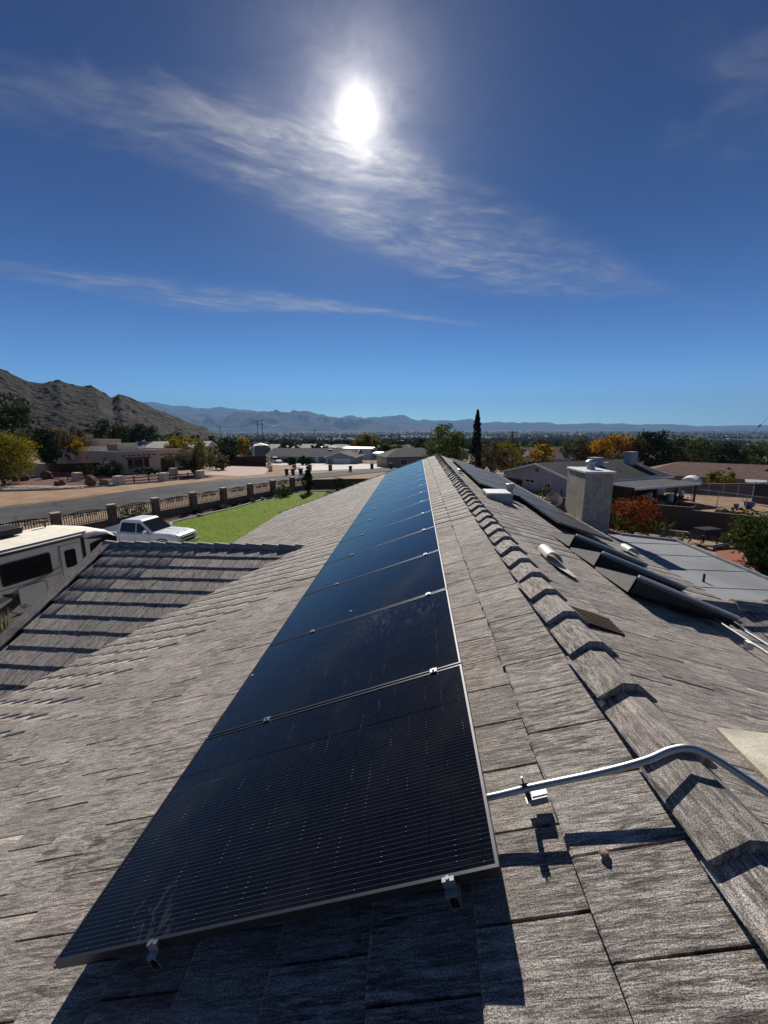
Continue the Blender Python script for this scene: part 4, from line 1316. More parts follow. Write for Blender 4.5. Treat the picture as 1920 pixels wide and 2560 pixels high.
# bushes and stones along the fence
for i, (x, y, s) in enumerate(((-17.9, 31.6, .42), (-16.6, 33.4, .45), (-15.9, 35.4, .40), (-15.4, 36.6, .46), (-16.0, 34.4, .36), (-14.7, 39.4, .30))):
    t = thing('round_shrub', 'clipped dark ball shrub in the mulch bed, %s from the motorhome side' % ordinal(i), 'shrub', (x, y, float(T(x, y))+.05), 0, 'clipped ball shrubs along the fence')
    rng = np.random.default_rng(200+i)
    a = rng.normal(0, 1, (90, 3)); a /= np.linalg.norm(a, axis=1)[:, None]; a[:, 2] = np.abs(a[:, 2])*.9
    V, F, pc = leaf_arrays(a*s*.75, s*.3, 12, .05, rng)
    link('foliage', np_mesh('foliage', V, F, 'leaf_brown' if i % 2 else 'leaf_dark', pc), t)
    MB().tube([(0, 0, -.05), (0, 0, s*.6)], .03, 5).build('stem', 'bark', t)
for i, (x, y, s) in enumerate(((-17.0, 30.3, .26), (-15.8, 34.9, .2), (-14.9, 37.9, .28), (-17.6, 29.1, .2))):
    lump('garden_stone', (x, y, float(T(x, y))+.03), (s, s*.8, s*.8), 'rock_tan', 'tan stone in the mulch bed, %s from the motorhome side' % ordinal(i), 300+i, 'stone', group='stones in the mulch bed')
planted('evergreen_shrub', 'conical dark evergreen shrub at the end of the lawn', -15.1, 44.3, 2.9, 1.9, 'leaf_dark', 41, cat='shrub', clumps=70, nleaf=30, trunk=.02, shape='cone', size=.09)
planted('shrub', 'dark leafy bush right of the conical evergreen at the lawn end', -11.2, 45, 1.6, 2.6, 'leaf_dark', 42, cat='shrub', clumps=40, nleaf=26, trunk=.02, size=.09)
planted('shrub', 'low green bush at the very end of the lawn by the roof edge', -9.0, 44.6, 1.2, 2.0, 'leaf_green', 43, cat='shrub', clumps=30, nleaf=26, trunk=.02, size=.09)
planted('shrub', 'leafy bush against the fence left of the conical evergreen', -18.4, 42.6, 1.3, 1.6, 'leaf_green', 44, cat='shrub', clumps=30, nleaf=24, trunk=.02, size=.08)
planted('shrub', 'young bush growing against the fence behind the pickup', -36.0, 33.6, 1.5, 1.4, 'leaf_olive', 45, cat='shrub', clumps=30, nleaf=24, trunk=.02, size=.07)
def fronds(name, label, loc, n, L, mat, seed, cat='palm', group=None, lift=.9, wid=.05):
    t = thing(name, label, cat, loc, 0, group)
    rr = random.Random(seed)
    V = []; F = []; pc = []
    for i in range(n):
        a = rr.uniform(0, 6.28); el = rr.uniform(.15, 1.35)*lift; l = L*rr.uniform(.65, 1.05)
        dx, dy = math.cos(a), math.sin(a)
        for k in range(9):
            s = rr.uniform(-.55, .55)
            b = Vector((dx*math.cos(el)*l*.45, dy*math.cos(el)*l*.45, .15*L+math.sin(el)*l*.5))
            tip = b+Vector((math.cos(a+s)*math.cos(el), math.sin(a+s)*math.cos(el), math.sin(el)-.55*abs(s)-.15)).normalized()*l*.55
            sd = (tip-b).cross(Vector((0, 0, 1))).normalized()*wid*.5
            o = len(V); V += [b-sd*.5, (b+tip)/2+sd, tip, (b+tip)/2-sd]; F.append((o, o+1, o+2, o+3)); pc.append(rr.random())
    link('foliage', np_mesh('foliage', [tuple(v) for v in V], F, mat, pc), t)
    m = MB(); m.tube([(0, 0, -.1), (0, 0, .3*L)], [.07*L, .05*L], 6)
    for i in range(n//2):
        a = rr.uniform(0, 6.28); m.tube([(0, 0, .2*L), (math.cos(a)*L*.4, math.sin(a)*L*.4, L*.45)], [.012, .006], 4)
    m.build('stem', 'bark', t)
    return t
fronds('palm_bush', 'small spiky palm against the iron fence behind the pickup cab', (-20.4, 26.9, .05), 22, 1.5, 'leaf_green', 51)
fronds('spiky_shrub', 'pale spiky grass clump beside the left gable edge of the tiled roof', (-8.9, 7.3, .3), 90, 2.3, 'leaf_pale', 52, 'plant', lift=1.25, wid=.07)
flat('lamp_amber', (.5, .2, .02), .3)

# ------------------------------------------------------------------ motorhome
def loft(secs, closed=True):
    """secs: list of rings (lists of points, same count)"""
    m = MB(); n = len(secs[0]); V = [p for s in secs for p in s]; F = []
    for i in range(len(secs)-1):
        for k in range(n if closed else n-1):
            F.append((i*n+k, i*n+(k+1) % n, (i+1)*n+(k+1) % n, (i+1)*n+k))
    F.append(tuple(range(n-1, -1, -1))); F.append(tuple((len(secs)-1)*n+k for k in range(n)))
    return m.add(V, F)
def motorhome():
    t = thing('motorhome', 'large cream motorhome with dark swooshes parked left of the tiled wing', 'motorhome', (-13.45, 10.5, .05), -math.atan2(.24, .97))
    hw = 1.225
    def ring(y, top, z0=.45, w=hw):
        r = .16
        P = [(-w, y, z0), (w, y, z0), (w, y, top-r-.05)]
        for k in range(1, 5):
            a = math.pi/2*k/4
            P.append((w-r+r*math.cos(a), y, top-r-.05+r*math.sin(a)))
        P.append((0, y, top))
        for k in range(0, 5):
            a = math.pi/2*(1+k/4)
            P.append((-w+r+r*math.cos(a), y, top-r-.05+r*math.sin(a)))
        return P
    secs = [ring(-4.85, 3.30), ring(2.9, 3.30), ring(3.35, 3.27), ring(3.7, 3.17), ring(3.95, 2.98), ring(4.10, 2.70), ring(4.16, 2.3), ring(4.16, 1.6)]
    b = loft(secs).build('body', ['rv_side', 'rv_roof'], t, smooth=False)
    for p in b.data.polygons:
        if abs(p.normal.z) > .35 and p.center.z > 2.5: p.material_index = 1
    X = hw+.004
    def plate(name, poly, mat, th=.02, par=t, lift=0.0):
        return MB().prism([(X+lift, y, z) for y, z in poly], (th, 0, 0)).build(name, mat, par)
    def rr_(y0, y1, z0, z1, r=.07):
        P = []
        for cy, cz, a0 in ((y1-r, z1-r, 0), (y0+r, z1-r, 90), (y0+r, z0+r, 180), (y1-r, z0+r, 270)):
            for k in range(4):
                a = R_(a0+30*k); P.append((cy+r*math.cos(a), cz+r*math.sin(a)))
        return P
    w = plate('window', rr_(.28, 1.68, 2.17, 2.86), 'rv_dark'); plate('pane', rr_(.33, 1.63, 2.22, 2.81, .05), 'glass_dark', .006, w, .021)
    plate('window', rr_(-2.6, -1.2, 2.17, 2.86), 'glass_dark')
    d = plate('door', rr_(1.98, 2.66, .95, 2.95, .10), 'rv_side', .018)
    plate('door_trim', [(1.95, .9), (1.99, .9), (1.99, 2.98), (1.95, 2.98)], 'rv_grey', .022, d)
    plate('door_window', rr_(2.10, 2.46, 2.17, 2.77, .06), 'glass_dark', .012, d, .018)
    MB().tube([(X+.03, 1.90, 1.55), (X+.07, 1.90, 1.65), (X+.07, 1.90, 2.55), (X+.03, 1.90, 2.65)], .014, 8).build('grab_handle', 'chrome', t)
    plate('window', [(2.98, 2.40), (4.02, 2.52), (4.02, 2.80), (3.75, 2.92), (3.0, 2.78)], 'glass_dark', .012)
    plate('black_band', [(2.70, .9), (2.82, .9), (2.82, 3.08), (2.70, 3.08)], 'rv_dark', .012)
    plate('cargo_hatch', rr_(.64, 1.44, 1.34, 2.0, .06), 'rv_side', .012)
    m = MB()
    m.tube([(X+.02, y, z) for y, z in rr_(.64, 1.44, 1.34, 2.0, .06)]+[(X+.02, .64+.8, 1.94)], .010, 5)
    m.build('hatch_seal', 'rv_grey', t)
    for y in (.74, 1.34):
        lo = MB(); lo.add([(X+.019, y+.055*math.cos(6.283*k/16), 1.40+.055*math.sin(6.283*k/16)) for k in range(16)], [tuple(range(16))]); lo.build('round_decal', 'logo_blue', t)
        lo = MB(); lo.add([(X+.022, y+.03*math.cos(6.283*k/16), 1.40+.022*math.sin(6.283*k/16)) for k in range(16)], [tuple(range(16))]); lo.build('round_decal', 'rv_side', t)
    def swoosh(pts, wid, mat, nm):
        C = bez([(0, p[0], p[1]) for p in pts], 8); n = len(C); L = []; Rr = []
        for i, p in enumerate(C):
            tg = (C[min(i+1, n-1)]-C[max(i-1, 0)]).normalized(); nn = Vector((0, -tg.z, tg.y))
            k = wid*math.sin(math.pi*min(1, (i+.4)/(n-.2)))**.7
            L.append(p+nn*k); Rr.append(p-nn*k)
        m = MB(); V = [(X+.007, p.y, p.z) for p in L]+[(X+.007, p.y, p.z) for p in Rr]
        m.add(V, [(i, i+1, n+i+1, n+i) for i in range(n-1)]); m.build(nm, mat, t)
    swoosh([(-4.4, 1.25), (-2, 1.55), (0, 1.75), (1.2, 2.08), (1.95, 2.3)], .07, 'rv_grey', 'swoosh')
    swoosh([(-4.6, .95), (-2.4, 1.15), (-.4, 1.28), (.6, 1.66), (.25, 1.95)], .15, 'rv_dark', 'swoosh')
    swoosh([(.3, 1.18), (1.2, 1.2), (2.1, 1.45), (3.0, 1.95), (4.0, 2.42)], .08, 'rv_dark', 'swoosh')
    swoosh([(2.85, 3.0), (3.3, 2.96), (3.7, 2.9), (3.95, 2.75)], .06, 'rv_dark', 'swoosh')
    swoosh([(.2, 1.45), (.9, 1.02), (1.8, .92), (2.6, 1.1)], .04, 'rv_grey', 'swoosh')
    for z in (2.06, 3.10):
        plate('trim_strip', [(-4.8, z), (2.68, z), (2.68, z+.022), (-4.8, z+.022)], 'rv_grey', .008)
    for y in (-4.5, -.4, 3.2):
        MB().box((X+.012, y, 3.02), (.03, .10, .04)).build('marker_light', 'lamp_red' if y < -4 else 'lamp_amber', t)
    MB().tube([(X+.06, -3.6, 3.16), (X+.06, 2.70, 3.16)], .065, 10).build('awning_tube', 'rv_dark', t, smooth=True)
    MB().box((-.55, 1.35, 3.46), (.75, 1.05, .26)).build('air_conditioner', 'rv_dark', t, bevel=.10, seg=3)
    v = MB().tube([(-.78, 2.9, 3.26), (-.78, 2.9, 3.42)], .03, 8).build('roof_antenna', 'rv_dark', t)
    MB().box((-.78, 2.86, 3.47), (.16, .34, .07)).build('antenna_head', 'rv_dark', v, bevel=.03)
    MB().box((.15, -.6, 3.33), (.5, .5, .10)).build('roof_hatch', 'rv_side', t, bevel=.03)
    m = MB(); m.bar((X-.08, -4.6, 3.245), (X-.08, 3.0, 3.245), .03, .02); m.build('roof_seam', 'rv_grey', t)
    for y in (-2.6, -1.75, 2.9):
        for s in (-1, 1):
            w = MB().lathe([(.20, -.13), (.40, -.13), (.42, -.08), (.42, .08), (.40, .13), (.20, .13)], (0, 0, 0), 20).build('wheel', 'rubber', t, loc=(s*1.06, y, .37)); w.rotation_euler = (0, math.pi/2, 0)
            MB().lathe([(.02, -.10), (.20, -.10), (.22, 0), (.20, .10), (.02, .10)], (0, 0, 0), 16).build('rim', 'chrome', w)
motorhome()

# ------------------------------------------------------------------ white pickup
def pickup():
    t = thing('pickup_truck', 'white crew cab pickup parked between the motorhome and the lawn', 'pickup truck', (-15.55, 21.75, .05), R_(-7))
    # local: +x forward, body from x=-2.9 to 2.9, width 2.0
    def ring(x, prof):
        return [(x, y, z) for y, z in prof]
    def sec(x, hw, z0, zs, zt, tw):
        """lower body ring: sill, shoulder, top"""
        return ring(x, [(-hw*.94, z0), (hw*.94, z0), (hw, z0+.14), (hw, zs-.10), (hw*.985, zs), (tw, zt), (-tw, zt), (-hw*.985, zs), (-hw, zs-.10), (-hw, z0+.14)])
    secs = [sec(-2.92, .96, .62, 1.05, 1.08, .90), sec(-2.86, 1.0, .50, 1.12, 1.15, .93), sec(-1.0, 1.0, .42, 1.13, 1.16, .93), sec(.95, 1.0, .42, 1.13, 1.17, .90), sec(1.15, 1.0, .42, 1.13, 1.22, .82), sec(2.35, .99, .42, 1.09, 1.19, .80), sec(2.72, .95, .44, 1.04, 1.13, .74), sec(2.86, .90, .50, .96, 1.05, .68), sec(2.90, .86, .56, .86, .95, .60)]
    loft(secs).build('body', 'white_paint', t, bevel=.03, seg=2)
    # cab
    def cab(x, w0, z0, w1, z1):
        return [(x, -w0, z0), (x, w0, z0), (x, w1, z1), (x, w1*.86, z1+.045), (x, -w1*.86, z1+.045), (x, -w1, z1)]
    c = [cab(-1.22, .90, 1.10, .88, 1.16), cab(-1.0, .90, 1.12, .76, 1.80), cab(-.70, .90, 1.12, .74, 1.87), cab(.25, .90, 1.12, .74, 1.87), cab(.42, .90, 1.12, .755, 1.80), cab(1.22, .88, 1.10, .86, 1.17)]
    loft(c).build('cab', 'white_paint', t, bevel=.035, seg=2)
    # glass sits just proud of the shell
    def lerp(a, b, k): return tuple(a[i]+(b[i]-a[i])*k for i in range(3))
    ws = [(1.17, -.76, 1.235), (1.17, .76, 1.235), (.46, .66, 1.815), (.46, -.66, 1.815)]
    MB().prism(ws, (.020, 0, .026)).build('windshield', 'glass_dark', t)
    for s in (-1, 1):
        y0, y1 = .915*s, .80*s
        f = [(1.02, y0, 1.20), (.18, y0, 1.20), (.18, y1, 1.74), (.36, y1, 1.74)]
        r = [(.08, y0, 1.20), (-.98, y0*.995, 1.20), (-.86, y1, 1.74), (.08, y1, 1.74)]
        if s > 0: f.reverse(); r.reverse()
        MB().prism(f, (0, .012*s, .004)).build('side_window', 'glass_dark', t)
        MB().prism(r, (0, .012*s, .004)).build('side_window', 'glass_dark', t)
        m = MB().box((.92, s*1.10, 1.28), (.14, .22, .20)); mi = m.build('mirror', 'white_paint', t, bevel=.03)
        MB().tube([(.94, s*.92, 1.20), (.92, s*1.05, 1.22)], .025, 6).build('mirror_arm', 'plastic_dark', mi)
        for x in (.12, -.95):
            MB().box((x+.28, s*1.006, 1.02), (.18, .02, .03)).build('door_handle', 'chrome', t)
        m = MB()
        for x in (.12, 1.05, -1.0): m.box((x, s*1.001, .82), (.008, .006, .56))
        m.build('door_gap', 'plastic_dark', t)
        MB().prism([(2.84, s*.90, .88), (2.60, s*.985, .90), (2.60, s*.975, 1.04), (2.82, s*.80, 1.04), (2.89, s*.60, .98), (2.90, s*.60, .88)], (.012, s*.012, .004)).build('headlight', 'lamp_clear', t)
        MB().box((-2.90, s*.90, .95), (.06, .14, .34)).build('tail_light', 'lamp_red', t)
        for x in (1.95, -1.75):
            w = MB().lathe([(.22, -.13), (.38, -.13), (.41, -.09), (.41, .09), (.38, .13), (.22, .13)], (0, 0, 0), 22).build('wheel', 'rubber', t, loc=(x, s*.92, .41)); w.rotation_euler = (math.pi/2, 0, 0)
            MB().lathe([(.03, -.12), (.20, -.12), (.23, 0), (.20, .12), (.03, .12)], (0, 0, 0), 14).build('rim', 'chrome', w)
            a = MB(); a.tube([(x+.50*math.cos(R_(q)), s*1.0, .42+.50*math.sin(R_(q))) for q in range(0, 181, 15)], .035, 6); a.build('wheel_arch', 'plastic_dark', t)
    MB().box((2.905, 0, .80), (.06, 1.15, .34)).build('grille', 'plastic_dark', t, bevel=.02)
    MB().box((2.94, 0, .80), (.03, 1.20, .07)).build('grille_bar', 'chrome', t)
    MB().box((2.93, 0, .52), (.16, 1.80, .20)).build('bumper', 'chrome', t, bevel=.04)
    m = MB()
    for s in (-1, 1): m.prism([(1.25, s*.30, 1.225), (2.55, s*.26, 1.17), (2.60, s*.34, 1.165), (1.25, s*.42, 1.222)], (0, 0, .012))
    m.build('hood_crease', 'white_paint', t)
    m = MB(); m.box((-2.05, 0, 1.155), (1.55, 1.62, .02)); m.build('bed_cover', 'plastic_dark', t)
    t.scale = (.94, .94, .94)
    MB().bar((-1.25, 0, 1.88), (-1.05, 0, 1.90), .02, .02).build('antenna_fin', 'plastic_dark', t)
    m = MB()
    for s in (-1, 1): m.bar((1.21, s*.1, 1.215), (1.02, s*.55, 1.37), .012, .012)
    m.build('wiper', 'plastic_dark', t)
    return t
pickup()

# ------------------------------------------------------------------ generic houses
def window_part(par, M, w, h, frame='trim_white', split=True):
    """window in local frame M: x right, y out, z up (centre)"""
    m = MB()
    f = .07
    for (x0, x1, z0, z1) in ((-w/2, w/2, h/2-f, h/2), (-w/2, w/2, -h/2, -h/2+f), (-w/2, -w/2+f, -h/2+f, h/2-f), (w/2-f, w/2, -h/2+f, h/2-f)):
        m.box(M @ Vector(((x0+x1)/2, .03, (z0+z1)/2)), (x1-x0, .06, z1-z0), M.to_3x3().to_4x4())
    if split: m.box(M @ Vector((0, .025, 0)), (.05, .05, h-2*f), M.to_3x3().to_4x4())
    o = m.build('window', frame, par)
    MB().box(M @ Vector((0, .008, 0)), (w-.04, .02, h-.04), M.to_3x3().to_4x4()).build('pane', 'glass_dark', o)
    return o
def face_frame(side, w, d, x, z):
    """frame on one wall of a w (x) by d (y) box: 'f' faces -y, 'b' +y, 'l' -x, 'r' +x"""
    if side == 'f': return Matrix.Translation((x, -d/2, z)) @ rotz(math.pi)
    if side == 'b': return Matrix.Translation((x, d/2, z))
    if side == 'l': return Matrix.Translation((-w/2, x, z)) @ rotz(math.pi/2)
    return Matrix.Translation((w/2, x, z)) @ rotz(-math.pi/2)
def gable_house(name, label, loc, rz, w, d, hw, rise, wall, roof, axis='x', wins=(), over=.5, hip=0.0, trim='trim_white', doors=(), garage=(), group=None, detail=True, cat='house', base=-1.5):
    """w along x, d along y; the ridge runs along axis; rise = ridge height over the eave"""
    t = thing(name, label, cat, loc, rz, group)
    if axis == 'x':
        prof = [(0, -d/2, base), (0, d/2, base), (0, d/2, hw), (0, 0, hw+rise*(1 if not hip else 0)), (0, -d/2, hw)]
        MB().prism([(-w/2, y, z) for _, y, z in prof], (w, 0, 0)).build('wall', wall, t)
        L, S = w, d
    else:
        prof = [(-w/2, base), (w/2, base), (w/2, hw), (0, hw+rise*(1 if not hip else 0)), (-w/2, hw)]
        MB().prism([(x, -d/2, z) for x, z in prof][::-1], (0, d, 0)).build('wall', wall, t)
        L, S = d, w
    th = .14
    k = rise/(S/2)
    so = S/2+over; zo = hw-over*k
    def P(a, s, z):
        return (a, s, z) if axis == 'x' else (s, a, z)
    La = L/2+over*.7
    m = MB()
    if not hip:
        for s in (-1, 1):
            m.prism([P(-La, 0, hw+rise+.02), P(La, 0, hw+rise+.02), P(La, s*so, zo+.02), P(-La, s*so, zo+.02)], (0, 0, th))
    else:
        h = min(hip, L/2-.01); La = L/2+over
        V = [P(-La, -so, zo), P(La, -so, zo), P(La, so, zo), P(-La, so, zo), P(-L/2+h, 0, hw+rise), P(L/2-h, 0, hw+rise)]
        m.add([(x, y, z+.1) for x, y, z in V], [(0, 1, 5, 4), (1, 2, 5), (2, 3, 4, 5), (3, 0, 4)])
        m.add([(x, y, z-.06) for x, y, z in V[:4]], [(0, 1, 2, 3)])
        for a, b in ((0, 1), (1, 2), (2, 3), (3, 0)):
            A, B = V[a], V[b]; m.add([(A[0], A[1], A[2]-.06), (B[0], B[1], B[2]-.06), (B[0], B[1], B[2]+.1), (A[0], A[1], A[2]+.1)], [(0, 1, 2, 3)])
    r = m.build('roof', roof, t)
    if detail and not hip:
        m = MB()
        for s in (-1, 1):
            for e in (-1, 1):
                m.bar(P(e*(La+.03), 0, hw+rise+.05), P(e*(La+.03), s*so, zo+.05), .05, .2)
            m.bar(P(-La, s*(so+.03), zo+.05), P(La, s*(so+.03), zo+.05), .05, .18)
        m.build('fascia', trim, t)
    for (side, x, z, ww, hh) in wins:
        window_part(t, face_frame(side, w, d, x, z), ww, hh)
    for (side, x, ww, hh, mt) in doors:
        M = face_frame(side, w, d, x, hh/2+.05)
        MB().box(M @ Vector((0, .03, 0)), (ww, .06, hh), M.to_3x3().to_4x4()).build('door', mt, t)
    for (side, x, ww, hh) in garage:
        M = face_frame(side, w, d, x, hh/2+.05)
        g = MB().box(M @ Vector((0, .02, 0)), (ww, .04, hh), M.to_3x3().to_4x4()).build('garage_door', 'trim_white', t)
        for q in range(4):
            M2 = face_frame(side, w, d, x, .05+hh*(q+.5)/4)
            MB().box(M2 @ Vector((0, .045, 0)), (ww-.06, .02, hh/4-.04), M2.to_3x3().to_4x4()).build('panel', 'trim_white', g)
    return t, r
def chimney_on(t, x, y, z0, z1, s, mat):
    MB().box((x, y, (z0+z1)/2), (s, s, z1-z0)).build('chimney', mat, t)

# adobe house across the street
def adobe():
    ang = math.atan2(6.3, 3.0)
    A = (-47.0, 61.0)
    t = thing('adobe_house', 'pale adobe style house with flat roof and log ends across the street', 'house', (A[0], A[1], -.3), ang)
    # local: +x along the front face to the right, +y away from the street (to the back left)
    def blk(nm, x0, x1, y0, y1, z0, z1, mat='adobe', bev=.14, **k):
        return MB().box(((x0+x1)/2, (y0+y1)/2, (z0+z1)/2), (x1-x0, y1-y0, z1-z0)).build(nm, mat, t, bevel=bev, seg=3)
    def shell(x0, x1, y0, y1, h, par=.35):
        # walls with parapet and sunken roof deck
        w = .3
        m = MB(); m.box(((x0+x1)/2, y0+w/2, h/2), (x1-x0, w, h)); m.box(((x0+x1)/2, y1-w/2, h/2), (x1-x0, w, h))
        m.box((x0+w/2, (y0+y1)/2, h/2), (w, y1-y0-2*w-.002, h-.003)); m.box((x1-w/2, (y0+y1)/2, h/2), (w, y1-y0-2*w-.002, h-.003))
        m.build('wall', 'adobe', t)
        MB().box(((x0+x1)/2, (y0+y1)/2, h-par), (x1-x0-.1, y1-y0-.1, .08)).build('flat_roof', 'drive_white', t)
    shell(0, 7.0, 0, 27, 3.75)
    shell(7.02, 13.5, 2.6, 15, 3.55)
    shell(2.5, 11, 19, 29, 5.2)
    blk('wall', 7.02, 10.4, .6, 2.58, 0, 2.6, 'adobe')
    blk('wall', 13.52, 19, 3.2, 9, 0, 3.0, 'adobe')
    # curved parapet piece and cooler box on the roof
    m = MB(); P = [(3.2, 5.6, 3.4), (6.7, 5.6, 3.4), (6.7, 5.6, 4.35)]
    P += [(6.7-.5*(1-math.cos(R_(a))), 5.6, 4.35+.45*math.sin(R_(a))) for a in (30, 60, 90)]+[(3.2, 5.6, 4.8)]
    m.prism(P, (0, .4, 0)).build('parapet', 'adobe_pale', t)
    MB().box((2.4, 5.6, 4.1), (1.1, 1.1, 1.2)).build('cooler', 'wood_grey', t, bevel=.03)
    for i in range(7):
        for r in range(2):
            y = 7.5+i*2.2; x = 1.6+r*2.3
            MB().prism([(x, y, 3.55), (x+1.9, y, 3.55), (x+1.9, y+1.9, 4.05), (x, y+1.9, 4.05)], (0, 0, .06)).build('water_heater_panel', 'plastic_dark', t)
    for i in range(7):
        MB().tube([(1.0+i*.82, .1, 3.0), (1.0+i*.82, -.45, 2.97)], .10, 8).build('log_end', 'wood_dark', t)
    MB().bar((1.3, -.03, 2.55), (5.4, -.03, 2.55), .16, .18).build('lintel', 'wood_dark', t)
    for i, (x, ww) in enumerate(((2.05, .85), (3.35, 1.5), (4.65, .85))):
        window_part(t, Matrix.Translation((x, 0, 1.65)) @ rotz(math.pi), ww, 1.5, 'wood_grey', False)
    # long left wall: slots
    for y in (3.5, 9, 15):
        MB().box((-.02, y, 2.5), (.08, .8, .18)).build('wall_vent', 'wood_dark', t)
    # entry recess with dark gate and beam
    MB().box((8.7, .3, 1.1), (2.4, .1, 2.2)).build('entry_gate', 'wood_dark', t)
    MB().bar((6.9, .2, 2.75), (10.5, .2, 2.75), .22, .22).build('entry_beam', 'wood_dark', t)
    return t
adobe()
def tapered_block(m, x, y, z, w, d, h, k=.86):
    V = [(x-w/2, y-d/2, z), (x+w/2, y-d/2, z), (x+w/2, y+d/2, z), (x-w/2, y+d/2, z), (x-w/2*k, y-d/2*k, z+h), (x+w/2*k, y-d/2*k, z+h), (x+w/2*k, y+d/2*k, z+h), (x-w/2*k, y+d/2*k, z+h)]
    return m.add(V, [(3, 2, 1, 0), (4, 5, 6, 7), (0, 1, 5, 4), (1, 2, 6, 5), (2, 3, 7, 6), (3, 0, 4, 7)])
# courtyard wall, dark gate
def seg_wall(name, label, p, q, h, th, mat, cap=None, z0=None):
    a = Vector((p[0], p[1], 0)); b = Vector((q[0], q[1], 0)); d = b-a; mid = (a+b)/2
    z = float(T(mid.x, mid.y)) if z0 is None else z0
    t = thing(name, label, 'wall', (mid.x, mid.y, z), math.atan2(d.y, d.x))
    MB().box((0, 0, h/2-.3), (d.length, th, h+.6)).build('wall_body', mat, t, bevel=.05)
    if cap: MB().box((0, 0, h+.03), (d.length+.05, th+.1, .08)).build('wall_cap', cap, t)
    return t
seg_wall('courtyard_wall', 'pale adobe courtyard wall left of the adobe house', (-68, 60.5), (-55.6, 57.2), 2.0, .4, 'adobe', 'adobe_pale')
seg_wall('courtyard_fence', 'dark timber fence shaded by shrubs beside the adobe house', (-56.0, 58.0), (-47.6, 60.6), 1.9, .12, 'wood_dark')
seg_wall('timber_gate', 'dark double timber gate between cream posts beyond the pink driveway', (-44.5, 92.5), (-36.0, 96.0), 2.3, .14, 'wood_dark')
for i, (x, y) in enumerate(((-45.0, 92.3), (-35.4, 96.2))):
    tag(MB().box((0, 0, 1.0), (.7, .7, 3.0)).build('gate_post', 'adobe_pale', loc=(x, y, float(T(x, y))), bevel=.05), ['cream post left of the dark timber gate', 'cream post right of the dark timber gate'][i], 'post')
planted('shrub', 'pale flowering shrub against the adobe side wall', -38.2, 76, 2.3, 4.6, 'leaf_pale', 61, cat='shrub', clumps=40, nleaf=24, trunk=.03, size=.14)
planted('shrub', 'dark shrub at the near corner of the adobe house', -38.2, 73, 2.0, 3.0, 'leaf_dark', 62, cat='shrub', clumps=40, nleaf=24, trunk=.03, size=.14)
planted('shrub', 'large dark shrub in front of the timber fence by the adobe house', -40.2, 73.5, 1.9, 6.0, 'leaf_dark', 63, cat='shrub', clumps=60, nleaf=24, trunk=.03, size=.14)
planted('shrub', 'low dark shrub under the adobe house window', -34.6, 75, 1.0, 4.5, 'leaf_dark', 64, cat='shrub', clumps=36, nleaf=24, trunk=.03, size=.14)
sheet('gravel_yard', [(-66, 54), (-50, 47.5), (-37.2, 48.6), (-30.5, 58), (-33, 66), (-44, 62), (-56, 57)], .045, 'gravel_red', 'reddish gravel yard behind the log rail fence')
sheet('gravel_apron', [(-72, 52), (-60, 41), (-50, 40), (-39.5, 44.6), (-37.4, 47.8), (-50, 47.6), (-66, 54)], .04, 'gravel_tan', 'tan gravel strip with stones in front of the yard')
sheet('pink_driveway', [(-34.5, 63.5), (-27.2, 60.6), (-25.2, 66), (-30.0, 81), (-36.0, 94), (-42.5, 92), (-41, 84)], .055, 'concrete_pink', 'pink concrete driveway leading to the dark gate')
sheet('pale_driveway', [(-24.5, 73.5), (-19.5, 79), (-5.2, 88), (3, 99), (-2, 104), (-14, 100), (-16.5, 114), (-38, 117), (-46, 112), (-30, 100), (-24, 88)], .05, 'drive_white', 'pale concrete forecourt in front of the grey house')
# stub pillars with log rails
stubs = [(-46.4, 52.4), (-37.4, 48.4), (-34.3, 52.8), (-31.5, 57.2), (-38.0, 61.2)]
names = ['leftmost pale tapered stub pillar of the log fence', 'pale tapered stub pillar nearest the street', 'pale tapered stub pillar second from the palo verde', 'pale tapered stub pillar beside the palo verde trunk', 'pale low stub pillar behind the log fence near the adobe entry']
for i, (x, y) in enumerate(stubs):
    m = MB(); tapered_block(m, 0, 0, -.2, 1.05, 1.05, 1.35)
    tag(m.build('stub_pillar', 'adobe_pale', loc=(x, y, float(T(x, y))), bevel=.04), names[i], 'pillar', 'stub pillars of the log fence')
def rails(p, q, label):
    a = Vector((*p, float(T(*p)))); b = Vector((*q, float(T(*q))))
    t = thing('log_rail_fence', label, 'fence', a, 0, 'log rail spans')
    d = b-a
    for z in (.42, .82):
        MB().tube([Vector((0, 0, z)), d*.5+Vector((0, 0, z-.05)), d+Vector((0, 0, z))], .07, 7).build('rail', 'wood_red', t)
    for k in (.33, .66):
        MB().tube([d*k+Vector((0, 0, -.2)), d*k+Vector((0, 0, 1.0))], .08, 7).build('post', 'wood_red', t)
rails((-54.5, 56.6), stubs[0], 'log rail fence span left of the leftmost stub pillar')
rails(stubs[0], stubs[1], 'long log rail fence span between the two left stub pillars')
rails(stubs[1], stubs[2], 'log rail fence span between the street stub pillar and the next')
rails(stubs[2], stubs[3], 'log rail fence span ending at the palo verde')
